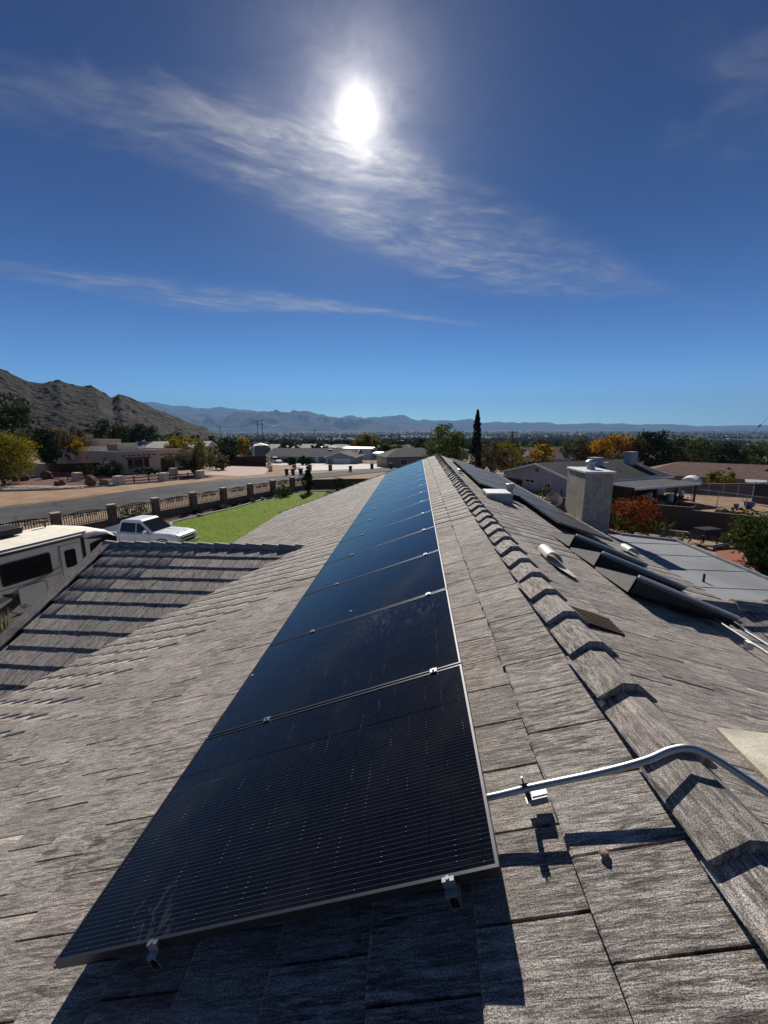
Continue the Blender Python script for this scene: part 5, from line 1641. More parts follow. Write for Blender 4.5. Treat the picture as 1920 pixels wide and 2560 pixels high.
for i, (x, y, s, mt, lab) in enumerate(((-40.0, 47.1, .62, 'rock_red', 'large red boulder beside the street stub pillar'), (-38.9, 47.9, .45, 'rock_tan', 'upright tan boulder next to the red boulder'), (-44.5, 47.7, .34, 'rock_red', 'small dark boulder in the tan gravel'), (-45.1, 47.6, .26, 'rock_red', 'smallest dark boulder beside its twin in the tan gravel'), (-54.8, 51.6, .42, 'rock_red', 'squat dark boulder at the far left of the gravel'), (-54.0, 52.2, .45, 'rock_red', 'upright dark boulder at the far left of the gravel'), (-52.6, 54.2, .6, 'rock_red', 'dark boulder near the end of the courtyard wall'))):
    lump('boulder', (x, y, float(T(x, y))+.02), (s*1.1, s, s*1.15), mt, lab, 400+i, 'boulder', .9)
def pebble_line():
    m = MB(); rr = random.Random(9)
    base = [tri_ for tri_ in ()]
    V = []; F = []
    for i in range(260):
        k = rr.random(); x = -52+13*k; y = 44.9+1.0*rr.random()-.6*k
        s = rr.uniform(.06, .16)
        o = len(V)
        z = float(T(x, y))+.06
        for (a, b, c) in ((1, 0, 0), (-1, 0, 0), (0, 1, 0), (0, -1, 0), (0, 0, 1), (0, 0, -.6)):
            V.append((x+a*s*rr.uniform(.7, 1.2), y+b*s*rr.uniform(.7, 1.2), z+c*s))
        for f in ((0, 2, 4), (2, 1, 4), (1, 3, 4), (3, 0, 4), (2, 0, 5), (1, 2, 5), (3, 1, 5), (0, 3, 5)): F.append(tuple(q+o for q in f))
    me = np_mesh('pebbles', V, F, 'rock_white')
    tag(link('pebbles', me), 'band of pale cobbles edging the tan gravel', None, None, 'stuff')
pebble_line()
m = MB(); m.tube([(-62, 41.2, .12), (-50, 41.6, .1), (-41.5, 43.4, .08), (-38.4, 46.2, .08), (-33.8, 51.4, .06)], .11, 6)
tag(m.build('edging', 'concrete'), 'pale edging strip between the dirt verge and the gravel', 'edging')
# flag on a slanted pole
fx = (-57.5, 63.5)
t = thing('flag', 'striped red white and blue flag hanging from a slanted pole beside the adobe house', 'flag', (fx[0], fx[1], float(T(*fx))))
MB().tube([(0, 0, 0), (.1, 0, 4.3)], .05, 6).build('pole', 'wood_grey', t)
def flag_strip(z0, z1, mat, x0=0.0, x1=2.0):
    V = []; n = 9
    for k in range(n):
        x = x0+(x1-x0)*k/(n-1); w = .12*math.sin(x*3.4); dr = -.62*x
        V += [(.1+x*.62, w, 4.2+z0+dr), (.1+x*.62, w, 4.2+z1+dr)]
    F = [(2*k, 2*k+2, 2*k+3, 2*k+1) for k in range(n-1)]
    V2 = [(x, y+.012, z) for x, y, z in V]; o = len(V)
    F2 = [tuple(o+i for i in reversed(f)) for f in F]
    return MB().add(V+V2, F+F2)
for i in range(7):
    z1 = -.17*i; mt = 'flag_red' if i % 2 == 0 else 'flag_white'
    flag_strip(z1-.17, z1, mt, .75 if i < 4 else 0).build('stripe', mt, t)
flag_strip(-.68, 0, 'flag_blue', 0, .75).build('canton', 'flag_blue', t)

# bins at the kerb
def bin_(x, y, mat, label, rz=0.0):
    t = thing('wheeled_bin', label, 'bin', (x, y, float(T(x, y))+.07), rz, 'wheeled bins at the street')
    m = MB(); V = []
    for z, w, d in ((.08, .40, .46), (.98, .56, .66)):
        V += [(-w/2, -d/2, z), (w/2, -d/2, z), (w/2, d/2, z), (-w/2, d/2, z)]
    m.add(V, [(3, 2, 1, 0), (4, 5, 6, 7), (0, 1, 5, 4), (1, 2, 6, 5), (2, 3, 7, 6), (3, 0, 4, 7)]); m.build('body', mat, t, bevel=.04)
    MB().prism([(-.31, -.38, .98), (-.31, .38, .98), (-.31, .34, 1.08), (-.31, -.30, 1.12)], (.62, 0, 0)).build('lid', mat, t, bevel=.02)
    for s in (-1, 1):
        w = MB().lathe([(.02, -.03), (.12, -.03), (.12, .03), (.02, .03)], (0, 0, 0), 12).build('wheel', 'rubber', t, loc=(s*.24, .22, .12)); w.rotation_euler = (0, math.pi/2, 0)
    MB().bar((-.26, .40, 1.0), (.26, .40, 1.0), .04, .04).build('handle', mat, t)
bin_(-20.5, 63.3, 'plastic_dark', 'dark wheeled bin left of the two blue ones', .2)
bin_(-19.6, 63.7, 'plastic_blue', 'left one of the two blue wheeled bins', .1)
bin_(-18.5, 64.3, 'plastic_blue', 'right one of the two blue wheeled bins', -.1)
bin_(-11.9, 73.3, 'plastic_dark', 'lone dark wheeled bin farther along the street', .3)
for i, (x, y, mt, lab) in enumerate(((-34.4, 93.8, 'adobe_pale', 'pale stub pillar right of the timber gate'), (-27.6, 75.6, 'adobe_pale', 'pale stub pillar at the end of the pink driveway'), (-24.6, 81.0, 'block_tan', 'tan block mail pillar before the pale forecourt'), (-21.0, 79.5, 'block_tan', 'tan block pillar left in the forecourt kerb'), (-16.8, 79, 'block_brown', 'brown block pillar in the middle of the forecourt kerb'), (-9.2, 84.5, 'block_brown', 'brown block pillar right of the lone bin'), (-5.3, 85.3, 'block_brown', 'brown block pillar beside the roof edge and street'))):
    tag(MB().box((0, 0, .45), (.62, .62, 1.3)).box((0, 0, 1.13), (.72, .72, .09)).build('kerb_pillar', mt, loc=(x, y, float(T(x, y))), bevel=.03), lab, 'pillar', 'short pillars along the street')

# grey house with garage
gx, gy = -20.0, 118.5
t, r = gable_house('grey_house', 'low grey house with dark grey roof and white double garage door', (-31.0, 125.5, -3.6), R_(-6), 27, 10, 2.6, 1.75, 'wall_grey', 'shingle_grey', 'x',
    wins=[('f', -9.5, 1.4, 1.8, 1.2), ('f', -5.5, 1.4, 2.2, 1.2), ('f', -1.2, 1.4, 1.6, 1.2)], doors=[('f', 2.0, 1.1, 2.1, 'trim_white')], over=.8)
gw = 8.4
ga = Matrix.Translation((11.0, -7.2, 0))
m = MB(); m.prism([(11-gw/2, -10.6, -1.5), (11-gw/2, -10.6, 2.6), (11, -10.6, 3.9), (11+gw/2, -10.6, 2.6), (11+gw/2, -10.6, -1.5)][::-1], (0, 7.5, 0)).build('garage_wall', 'wall_grey', t)
m = MB()
for s in (-1, 1): m.prism([(11, -11.2, 3.95), (11, 0, 3.95), (11+s*(gw/2+.6), 0, 2.44), (11+s*(gw/2+.6), -11.2, 2.44)], (0, 0, .14))
m.build('garage_roof', 'shingle_grey', t)
m = MB()
for s in (-1, 1): m.bar((11, -11.23, 4.0), (11+s*(gw/2+.6), -11.23, 2.5), .06, .22)
m.build('garage_fascia', 'trim_white', t)
g = MB().box((11.4, -10.62, 1.05), (5.0, .05, 2.2)).build('garage_door', 'trim_white', t)
for q in range(4): MB().box((11.4, -10.66, .22+.55*q), (4.9, .03, .48)).build('panel', 'trim_white', g)
window_part(t, Matrix.Translation((7.6, -10.6, 1.5)) @ rotz(math.pi), .9, 1.2)
for x in (5.2, 2.5, -.5): MB().box((x, -6.4, 1.2), (.14, .14, 2.6)).build('porch_post', 'trim_white', t)
MB().lathe([(.3, 3.9), (.3, 4.5), (.45, 4.5), (.45, 4.9), (.1, 5.0)], (1.5, 1.0, 0), 12).build('roof_vent', 'galv_dull', t)
MB().box((5.0, -1.0, 4.15), (1.2, .9, .25)).build('skylight', 'trim_white', t)
# open fronted RV carport
def carport(name, label, loc, rz, w, d, h, mat='metal_white', closed=True):
    t = thing(name, label, 'carport', loc, rz)
    n = 6; prof = [(-w/2, h*.80), (-w/2+.35, h*.90), (0, h), (w/2-.35, h*.90), (w/2, h*.80)]
    m = MB()
    for a, b in zip(prof[:-1], prof[1:]): m.prism([(a[0], -d/2, a[1]), (b[0], -d/2, b[1]), (b[0], -d/2, b[1]+.07), (a[0], -d/2, a[1]+.07)], (0, d, 0))
    m.build('roof', mat, t)
    for s in (-1, 1):
        if closed: MB().box((s*(w/2-.03), 0, h*.39), (.06, d, h*.80)).build('side_panel', mat, t)
        for y in (-d/2+.1, d/2-.1): MB().box((s*(w/2-.10), y, h*.39), (.10, .10, h*.8)).build('post', mat, t)
    if closed: MB().box((0, d/2-.04, h*.42), (w-.2, .06, h*.84)).build('back_panel', mat, t)
    return t
carport('rv_carport', 'tall white metal carport with dark open front beside the grey house', (-50.5, 131, float(T(-50.5, 131))), R_(24), 5.0, 11, 5.4)
carport('metal_carport', 'low white metal carport open at the sides right of the garage', (-9.3, 125, float(T(-9.3, 125))), R_(62), 5.0, 7.0, 3.0, closed=False)
carport('metal_shed', 'white metal shed with arched roof behind the grey garage', (-20.5, 150, float(T(-20.5, 150))), R_(70), 6.5, 12, 4.4)
def chain(name, label, p, q, h=1.5, mat='galv_dull', n=8, rails_=2):
    a = Vector((*p, float(T(*p)))); b = Vector((*q, float(T(*q)))); d = b-a
    t = thing(name, label, 'fence', a)
    m = MB()
    for z in ([h, .1] if rails_ == 2 else [h]): m.tube([(0, 0, z), d+Vector((0, 0, z))], .022, 5)
    m.build('rail', mat, t)
    for k in range(n+1): MB().tube([d*(k/n), d*(k/n)+Vector((0, 0, h+.05))], .03, 5).build('post', mat, t)
    # woven wire
    L = d.length; u = d.normalized(); m = MB(); s = .28
    k = -int(h/s)
    V = []; F = []
    while k*s < L:
        for sg in (1, -1):
            x0 = k*s; x1 = x0+h
            c0, c1 = max(0, x0), min(L, x1)
            if c1 > c0:
                z0, z1 = (c0-x0), (c1-x0)
                if sg < 0: z0, z1 = h-z0, h-z1
                pa = u*c0+Vector((0, 0, z0)); pb = u*c1+Vector((0, 0, z1)); o = len(V); wv = Vector((0, 0, .010))
                V += [pa-wv, pb-wv, pb+wv, pa+wv]; F.append((o, o+1, o+2, o+3))
        k += 1
    o = MB().add(V, F).build('wire_mesh', mat, t); o['kind'] = 'stuff'
    return t
chain('chain_link_fence', 'pale chain link fence in front of the tall carport', (-54, 121), (-38.5, 118.5), 1.6, 'galv', 6)
chain('chain_link_fence', 'pale chain link fence right of the white garage door', (-14.8, 118), (-2.0, 119), 1.6, 'galv', 6)
# white car
def suv(x, y, rz):
    t = thing('car', 'white crossover car parked in front of the tall carport', 'car', (x, y, float(T(x, y))+.05), rz)
    def rg(xx, hw, z0, z1, tw): return [(xx, -hw, z0), (xx, hw, z0), (xx, hw, z1-.12), (xx, tw, z1), (xx, -tw, z1), (xx, -hw, z1-.12)]
    loft([rg(-2.3, .8, .45, .95, .7), rg(-2.2, .9, .32, 1.05, .8), rg(1.0, .92, .30, 1.02, .8), rg(2.1, .88, .32, .92, .7), rg(2.35, .75, .42, .75, .6)]).build('body', 'white_paint', t, bevel=.04)
    loft([rg(-2.15, .84, .95, 1.0+.1, .8), rg(-1.8, .82, .95, 1.62, .62), rg(-.2, .82, .95, 1.68, .62), rg(.3, .82, .95, 1.60, .62), rg(1.15, .82, .92, 1.08, .78)]).build('cabin', 'glass_dark', t, bevel=.04)
    loft([[(-1.75, -.62, 1.6), (-1.75, .62, 1.6), (-1.75, .6, 1.72), (-1.75, -.6, 1.72)], [(.25, -.62, 1.58), (.25, .62, 1.58), (.25, .6, 1.70), (.25, -.6, 1.70)]]).build('roof', 'white_paint', t)
    for s in (-1, 1):
        MB().box((2.25, s*.62, .72), (.14, .36, .14)).build('headlight', 'lamp_clear', t)
        for xx in (1.45, -1.45):
            w = MB().lathe([(.03, -.11), (.34, -.11), (.34, .11), (.03, .11)], (0, 0, 0), 16).build('wheel', 'rubber', t, loc=(xx, s*.84, .34)); w.rotation_euler = (math.pi/2, 0, 0)
suv(-40.3, 115.5, R_(-48))

# utility poles
def h_pole(x, y, h, label, rz=0.0, twin=True):
    t = thing('utility_pole', label, 'utility pole', (x, y, float(T(x, y))), rz, 'utility poles')
    for s in ((-1, 1) if twin else (0,)):
        MB().tube([(s*1.3, 0, -.5), (s*1.3, 0, h)], [.18, .12], 7).build('pole', 'wood_dark', t)
    wd = 3.1 if twin else 1.2
    MB().bar((-wd, 0, h-.35), (wd, 0, h-.35), .14, .20).build('crossarm', 'wood_dark', t)
    if twin: MB().bar((-2.2, 0, h-2.0), (2.2, 0, h-2.0), .12, .16).build('crossarm', 'wood_dark', t)
    for x_ in (-wd+.2, 0, wd-.2): MB().lathe([(.05, h-.25), (.08, h-.1), (.05, h+.05)], (x_, 0, 0), 8).build('insulator', 'rock_white', t)
    return t
h_pole(*polar(-21.1, 205)[:2], 16.5, 'twin wooden utility pole with crossarms against the far mountains', R_(-15))
h_pole(*polar(-14.0, 200)[:2], 12.5, 'single wooden utility pole behind the grey house roof', 0, False)
h_pole(*polar(12.7, 118)[:2], 9.5, 'single wooden utility pole standing right of the cypress', 0, False)
h_pole(*polar(-26.0, 240)[:2], 14, 'thin wooden utility pole left of the twin pole', 0, False)
h_pole(*polar(-37.1, 150)[:2], 11, 'thin wooden utility pole in front of the rocky hill', 0, False)
h_pole(*polar(-36.6, 152)[:2], 10.5, 'second thin wooden utility pole in front of the rocky hill', 0, False)
def wire(p, q, sag, label, r=.03):
    a = Vector(p); b = Vector(q)
    pts = [a.lerp(b, k/16)-Vector((0, 0, sag*4*(k/16)*(1-k/16)))-a for k in range(17)]
    t = thing('power_line', label, 'cable', a, 0, 'power lines')
    MB().tube(pts, r, 4).build('cable', 'black_metal', t); return t
pa = polar(-21.1, 205, 16.3); pb = polar(-26.0, 240, 13.8); pc = polar(-14.0, 200, 12.2)
wire(pa, pb, 1.5, 'power line from the twin pole to the thin pole on its left', .05)
wire(pa, pc, 1.6, 'power line from the twin pole to the single pole behind the grey house', .05)
g = wire((24.5, 29.0, 9.7), (31.3, 42.7, 5.1), .05, 'guy wire slanting into view at the right edge', .012)
a = Vector((24.5, 29.0, 9.7)); b = Vector((31.3, 42.7, 5.1)); q = (b-a)*.60-Vector((0, 0, .045))
MB().tube([q-(b-a).normalized()*.22, q+(b-a).normalized()*.22], [.06, .06], 7).build('insulator', 'black_metal', g)

# ------------------------------------------------------------------ right hand neighbour
t, r = gable_house('gable_house', 'lavender grey gable house with dark shingle roof below the right slope', (19.1, 48.8, -1.0), R_(25.8), 13, 10.8, 2.6, 1.3, 'wall_lavender', 'shingle_dark', 'x',
    wins=[('l', 1.0, 1.95, 1.5, .42), ('l', -1.7, 1.45, 1.0, 1.15)], over=.55)
MB().box((-6.53, 0, 3.25), (.06, .5, .45)).build('gable_vent', 'wood_grey', t)
MB().box((-6.56, 3.6, .95), (.10, 2.6, 1.9)).build('side_gate', 'wood_dark', t)
MB().box((-6.58, -3.5, 1.4), (.14, .5, .6)).build('meter_box', 'galv_dull', t)
c = MB().box((.3, -1.4, 4.0), (1.15, 1.15, .95)).build('cooler', 'galv_dull', t, bevel=.03)
MB().box((.3, -1.4, 4.5), (1.25, 1.25, .06)).build('cooler_lid', 'galv_dull', c)
MB().box((5.6, -1.6, 4.1), (1.1, .9, 1.9)).build('chimney', 'wall_lavender', t)
for x, y in ((-3.6, -1.8), (-1.8, -2.6), (2.5, -1.0)):
    MB().box((x, y, 3.92-abs(y)*.24+.10), (.45, .35, .16)).build('roof_vent', 'trim_white', t, bevel=.03)
for x, y in ((-2.6, -3.6), (1.7, -3.2)): MB().tube([(x, y, 2.9), (x, y, 3.6)], .05, 6).build('vent_pipe', 'galv_dull', t)
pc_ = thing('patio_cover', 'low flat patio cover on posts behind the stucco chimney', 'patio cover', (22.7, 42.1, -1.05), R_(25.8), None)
MB().box((0, 0, 2.45), (9.0, 4.6, .12)).build('roof', 'shingle_grey', pc_)
MB().bar((-4.5, -2.33, 2.4), (4.5, -2.33, 2.4), .08, .2).build('fascia', 'trim_white', pc_)
for x in (-4.2, -1.4, 1.4, 4.2): MB().box((x, -2.1, 1.2), (.14, .14, 2.4)).build('post', 'wood_dark', pc_)
MB().box((0, 2.0, 1.15), (8.8, .1, 2.3)).build('shade_back_wall', 'wood_dark', pc_)  # dark colour put in for the deep shade under the cover
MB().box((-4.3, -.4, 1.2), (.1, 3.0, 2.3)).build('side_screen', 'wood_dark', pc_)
sheet('dirt_yard', [(19.5, 36.5), (24, 46), (29, 50.5), (43, 50), (44, 38), (33, 30), (25, 30)], .04, 'dirt', 'bare tan dirt yard inside the long block wall')
for i, (x, y, lab) in enumerate(((20.5, 41.1, 'white barrel under the near end of the patio cover'), (23.3, 42.3, 'white barrel under the far end of the patio cover'), (25.1, 41.9, 'white barrel on the dirt nearer the fire pit'), (27.8, 44.7, 'white barrel on the dirt farther from the fire pit'))):
    t = thing('barrel', lab, 'barrel', (x, y, float(T(x, y))+.05), 0, 'white barrels in the dirt yard')
    t.scale = (.68, .68, .72)
    MB().lathe([(.30, 0), (.36, .12), (.38, .5), (.36, .95), (.33, 1.05)], (0, 0, 0), 18).build('drum', 'trim_white', t, smooth=False)
    MB().lathe([(.375, .30), (.392, .33), (.375, .36)], (0, 0, 0), 18).build('hoop', 'trim_white', t)
    MB().lathe([(.30, 1.05), (.30, 1.07)], (0, 0, 0), 18).build('lid', 'vent_white', t)
t = thing('fire_pit', 'round fire pit ring of dark stones in the dirt yard', 'fire pit', (24.0, 38.4, float(T(24, 38.4))+.04))
for k in range(18):
    a = 6.283*k/18
    lump('ring_stone', (1.1*math.cos(a), 1.1*math.sin(a), 0), (.22, .2, .24), 'rock_red', None, 500+k % 4, parent=t, sub=1)
for i, (x, y) in enumerate(((22.7, 39.3), (25.6, 38.9), (26.4, 36.9))):
    lump('seat_stone', (x, y, float(T(x, y))+.03), (.42, .34, .3), 'rock_tan', ['stone left of the fire pit', 'stone right of the fire pit', 'stone near the wire fence by the fire pit'][i], 520+i, 'stone')
planted('weeds', 'patch of green weeds beside the white barrels', 30.9, 51.5, .45, 3.2, 'leaf_green', 530, cat='plant', clumps=40, nleaf=20, trunk=.02, size=.08)
planted('weeds', 'patch of green weeds by the near end of the wire fence', 37.2, 46.0, .4, 3.5, 'leaf_green', 531, cat='plant', clumps=40, nleaf=20, trunk=.02, size=.08)
chain('wire_fence', 'wire fence on thin posts crossing the dirt yard', (26.6, 41.2), (30.2, 36.0), 1.5, 'galv_dull', 3)
chain('wire_fence', 'long wire fence on thin posts in front of the long block wall', (27.2, 49.2), (41.0, 48.6), 1.4, 'galv_dull', 9)
t = thing('garden_cart', 'blue plastic garden cart parked in the dirt yard', 'cart', (30.2, 38.9, float(T(30.2, 38.9))+.05), .6)
t.scale = (.6, .6, .75)
m = MB(); tapered_block(m, 0, 0, .35, .7, 1.0, .6, 1.25); m.build('tub', 'plastic_blue', t, bevel=.05)
MB().bar((0, .55, .8), (0, 1.1, 1.15), .05, .05).build('handle', 'plastic_dark', t)
for s in (-1, 1):
    w = MB().lathe([(.03, -.04), (.25, -.04), (.25, .04), (.03, .04)], (0, 0, 0), 14).build('wheel', 'rubber', t, loc=(s*.42, 0, .25)); w.rotation_euler = (0, math.pi/2, 0)
t = thing('bucket', 'blue bucket beside the garden cart', 'bucket', (29.3, 39.2, float(T(29.3, 39.2))+.05))
MB().lathe([(.16, 0), (.2, .4), (.21, .42)], (0, 0, 0), 14).build('pail', 'plastic_blue', t); MB().tube([(-.2, 0, .4), (0, 0, .56), (.2, 0, .4)], .01, 5).build('handle', 'galv', t)
seg_wall('long_block_wall', 'long low brown block wall running across the far side of the dirt yard', (26.8, 50.8), (44.5, 51.0), 1.5, .2, 'block_brown', 'block_tan', -1.3)
t = thing('shade_shelter', 'dark mesh shade shelter at the right edge of the dirt yard', 'shelter', (34.9, 41.6, float(T(35, 41.5))), .5)
for x in (-1.2, 1.2):
    for y in (-1.6, 1.6): MB().tube([(x, y, 0), (x*.9, y, 2.3)], .04, 6).build('post', 'galv_dull', t)
V = [(-1.2, -1.6, 2.0), (1.2, -1.6, 2.3), (1.2, 1.6, 2.1), (-1.2, 1.6, 2.2)]
MB().prism(V, (0, 0, .03)).build('canopy', 'plastic_dark', t)
MB().prism([(-1.22, -1.6, .2), (-1.22, 1.6, .2), (-1.15, 1.6, 2.1), (-1.15, -1.6, 2.0)], (.03, 0, 0)).build('side_mesh', 'plastic_dark', t)
MB().prism([(-1.2, -1.63, .2), (1.2, -1.63, .2), (1.15, -1.63, 2.25), (-1.15, -1.63, 2.0)], (0, .03, 0)).build('side_mesh', 'plastic_dark', t)
tag(MB().tube([(0, 0, 0), (.35, 0, 2.4)], .07, 7).build('leaning_post', 'wood_red', loc=(29.9, 33.6, float(T(29.9, 33.6)))), 'leaning brown post at the right edge of the yard', 'post')
t, r = gable_house('brown_roof_house', 'long low house with brown shingle roof beyond the long block wall', (56.5, 73.0, -3.9), R_(-32.7), 31, 11, 2.7, 1.75, 'wall_tan', 'shingle_brown', 'x',
    wins=[('f', -2, 1.5, 2.4, 1.1), ('f', 3, 1.5, 1.4, 1.1), ('f', 7, 1.4, 2.0, 1.4), ('l', 1.5, 1.5, 1.2, 1.0)], doors=[('f', .7, 1.0, 2.0, 'trim_white')], over=.7, hip=5.0)
for x in (-3.5, 1.2, 5.8, 10):
    MB().prism([(x-.35, -2.4, 3.75), (x+.35, -2.4, 3.75), (x, -2.4, 4.15)], (0, 1.2, 0)).build('roof_vent', 'shingle_brown', t)
MB().prism([(-1.5, -8.6, 2.3), (15, -8.6, 2.3), (15, -5.6, 2.55), (-1.5, -5.6, 2.55)], (0, 0, .1)).build('porch_roof', 'shingle_pale', t)
for x in (-1.2, 3, 7, 11): MB().box((x, -8.4, 1.1), (.15, .15, 2.4)).build('porch_post', 'wood_dark', t)
t = thing('arched_shelter', 'white arched metal shelter behind the long block wall', 'shelter', (38.6, 60.5, -2.2), R_(-38))
t.scale = (.75, .75, .8)
V = []; F = []
for y in (-2.6, 2.6):
    for k in range(11):
        a = math.pi*k/10; V.append((1.75*math.cos(a), y, .6+2.2*math.sin(a)**.8))
for k in range(10): F.append((k, k+1, 12+k, 11+k))
F.append(tuple(range(10, -1, -1))); F.append(tuple(range(11, 22)))
MB().add(V, F).build('shell', 'metal_white', t)
MB().box((0, -2.62, 1.0), (1.2, .05, 1.9)).build('door', 'trim_white', t)
planted('shrub', 'small yellow green tree in front of the brown house porch', 35.2, 72, 2.9, 4.0, 'leaf_yellowgreen', 540, cat='shrub', clumps=34, nleaf=24, trunk=.25)

# own back yard on the right
w1 = block_wall('block_wall', 'brown block wall at the back of the yard left of its corner', (10.4, 32.2), (18.4, 28.3), 8)
w2 = block_wall('block_wall', 'brown block wall of the back yard running to the right edge', (18.4, 28.3), (27.6, 22.0), 8)
planted('shrub', 'dark rusty red shrub in front of the yard wall', 27.6, 29.6, 2.7, 3.6, 'leaf_red', 601, cat='shrub', clumps=110, nleaf=40, trunk=.08, size=.07)
planted('shrub', 'dense dark green shrub right of the stucco chimney', 23.8, 30.5, 2.3, 2.8, 'leaf_dark', 602, cat='shrub', clumps=70, nleaf=34, trunk=.05, size=.08)
planted('shrub', 'large leafy green shrub at the right edge against the yard wall', 39.6, 28.6, 2.6, 3.4, 'leaf_green', 603, cat='shrub', clumps=120, nleaf=36, trunk=.05, size=.09)
planted('shrub', 'dark shaded shrub mass under the large leafy one', 41.0, 25.4, 1.5, 3.4, 'leaf_dark', 604, cat='shrub', clumps=80, nleaf=30, trunk=.05, size=.09)
planted('flower_bush', 'small orange flowering bush at the foot of the stucco chimney', 24.2, 25.5, 1.25, .9, 'leaf_orange', 605, cat='plant', clumps=26, nleaf=18, trunk=.3, size=.06)
fronds('palm_bush', 'broad fan palm left in front of the red shrub', (*polar(26.1, 27.6)[:2], .0), 34, 2.0, 'leaf_green', 606, lift=.85)
fronds('palm_bush', 'fan palm right of the red shrub', (*polar(29.8, 28.0)[:2], .0), 28, 1.8, 'leaf_green', 607, lift=.85)
fronds('agave', 'spiky pale agave clump below the lavender gable wall', (*polar(17.0, 39)[:2], -.4), 40, 2.2, 'leaf_olive', 608, 'plant', lift=1.1, wid=.09)
fronds('agave', 'smaller dark spiky clump left of the pale agave', (*polar(15.1, 40)[:2], -.4), 26, 1.5, 'leaf_dark', 609, 'plant', lift=1.0, wid=.08)
sheet('brick_patio', [(14.6, 18.5), (16.9, 23.8), (19.5, 24.6), (24.5, 20.5), (22, 14), (16, 12)], .05, 'brick_red', 'reddish brick patio in the back yard')
sheet('back_yard', [(6.5, 12), (11, 31.4), (18.3, 28), (27, 21.8), (24, 10), (8, 4)], .025, 'gravel_tan', 'tan gravel of the shaded back yard')
m = MB(); m.tube([(16.9, 23.9, .1), (18.6, 24.6, .1), (20.5, 24.0, .1), (24.5, 20.6, .1)], .10, 6)
tag(m.build('patio_edging', 'rock_white'), 'pale stone edging of the brick patio', 'edging')
def adirondack(x, y, rz, label):
    t = thing('garden_chair', label, 'chair', (x, y, float(T(x, y))+.04), rz, 'garden chairs in the back yard')
    for k in range(5): MB().prism([(-.26+k*.11, -.25, .38), (-.17+k*.11, -.25, .38), (-.17+k*.11, .28, .26), (-.26+k*.11, .28, .26)], (0, 0, .025)).build('seat_slat', 'plastic_dark', t)
    for k in range(5):
        h = .98-.05*abs(k-2); MB().prism([(-.26+k*.11, .26, .26), (-.17+k*.11, .26, .26), (-.17+k*.11, .52, h), (-.26+k*.11, .52, h)], (0, .025, 0)).build('back_slat', 'plastic_dark', t)
    for s in (-1, 1):
        MB().box((s*.34, .02, .56), (.13, .72, .03)).build('arm', 'plastic_dark', t)
        MB().box((s*.32, -.28, .28), (.05, .09, .56)).build('leg', 'plastic_dark', t)
        MB().bar((s*.30, -.28, .36), (s*.30, .50, .04), .04, .10).build('leg', 'plastic_dark', t)
adirondack(16.9, 25.2, 2.4, 'left one of the two dark slatted garden chairs in the back yard')
adirondack(18.4, 24.9, 3.4, 'right one of the two dark slatted garden chairs in the back yard')
t = thing('picnic_table', 'dark garden table between the two slatted chairs', 'table', (17.7, 25.6, .03), .3)
MB().box((0, 0, .72), (1.3, .75, .05)).build('tabletop', 'plastic_dark', t)
for s in (-1, 1): MB().bar((s*.5, -.35, 0), (s*.5, .35, .70), .07, .05).build('leg', 'plastic_dark', t); MB().bar((s*.5+.06, .35, 0), (s*.5+.06, -.35, .70), .07, .05).build('leg', 'plastic_dark', t)
lump('boulder', (19.6, 24.9, .0), (.9, .7, .6), 'rock_tan', 'large tan boulder at the edge of the brick patio', 611, 'boulder', .8)
lump('boulder', (20.6, 25.2, .0), (.5, .45, .4), 'rock_red', 'smaller reddish boulder behind the patio boulder', 612, 'boulder', .8)
for i, az in enumerate((31.0, 32.2)):
    x, y, z = polar(az, 28.6)
    t = thing('flower_pot', ['pale flower pot by the yard wall left of the chairs', 'second pale flower pot by the yard wall left of the chairs'][i], 'pot', (x, y, z+.03))
    MB().lathe([(.15, 0), (.24, .4), (.26, .45), (.22, .45)], (0, 0, 0), 14).build('pot', 'wall_cream', t)
    rng = np.random.default_rng(620+i); V, F, pcx = leaf_arrays(rng.normal(0, .16, (14, 3))+np.array([0, 0, .62]), .14, 16, .06, rng); link('foliage', np_mesh('foliage', V, F, 'leaf_pale', pcx), t)
t = thing('spa_tub', 'dark covered spa tub beyond the flat roof at the right edge', 'spa tub', (*polar(38.4, 19.5)[:2], .05), .4)
MB().box((0, 0, .42), (2.6, 2.6, .84)).build('cabinet', 'wood_dark', t, bevel=.05); MB().box((0, 0, .91), (2.7, 2.7, .12)).build('cover', 'plastic_dark', t, bevel=.05); MB().box((0, -1.37, .86), (2.7, .04, .04)).build('trim', 'galv', t)
sheet('side_street', [(3, 58), (17, 60.5), (24, 66), (22, 72), (10, 69), (2, 68)], .05, 'drive_white', 'pale side street beyond the end of the right slope')
seg_wall('low_wall', 'low pale wall along the side street near the bare tree', (4.5, 56.6), (16.0, 58.0), .5, .25, 'wall_cream', None)

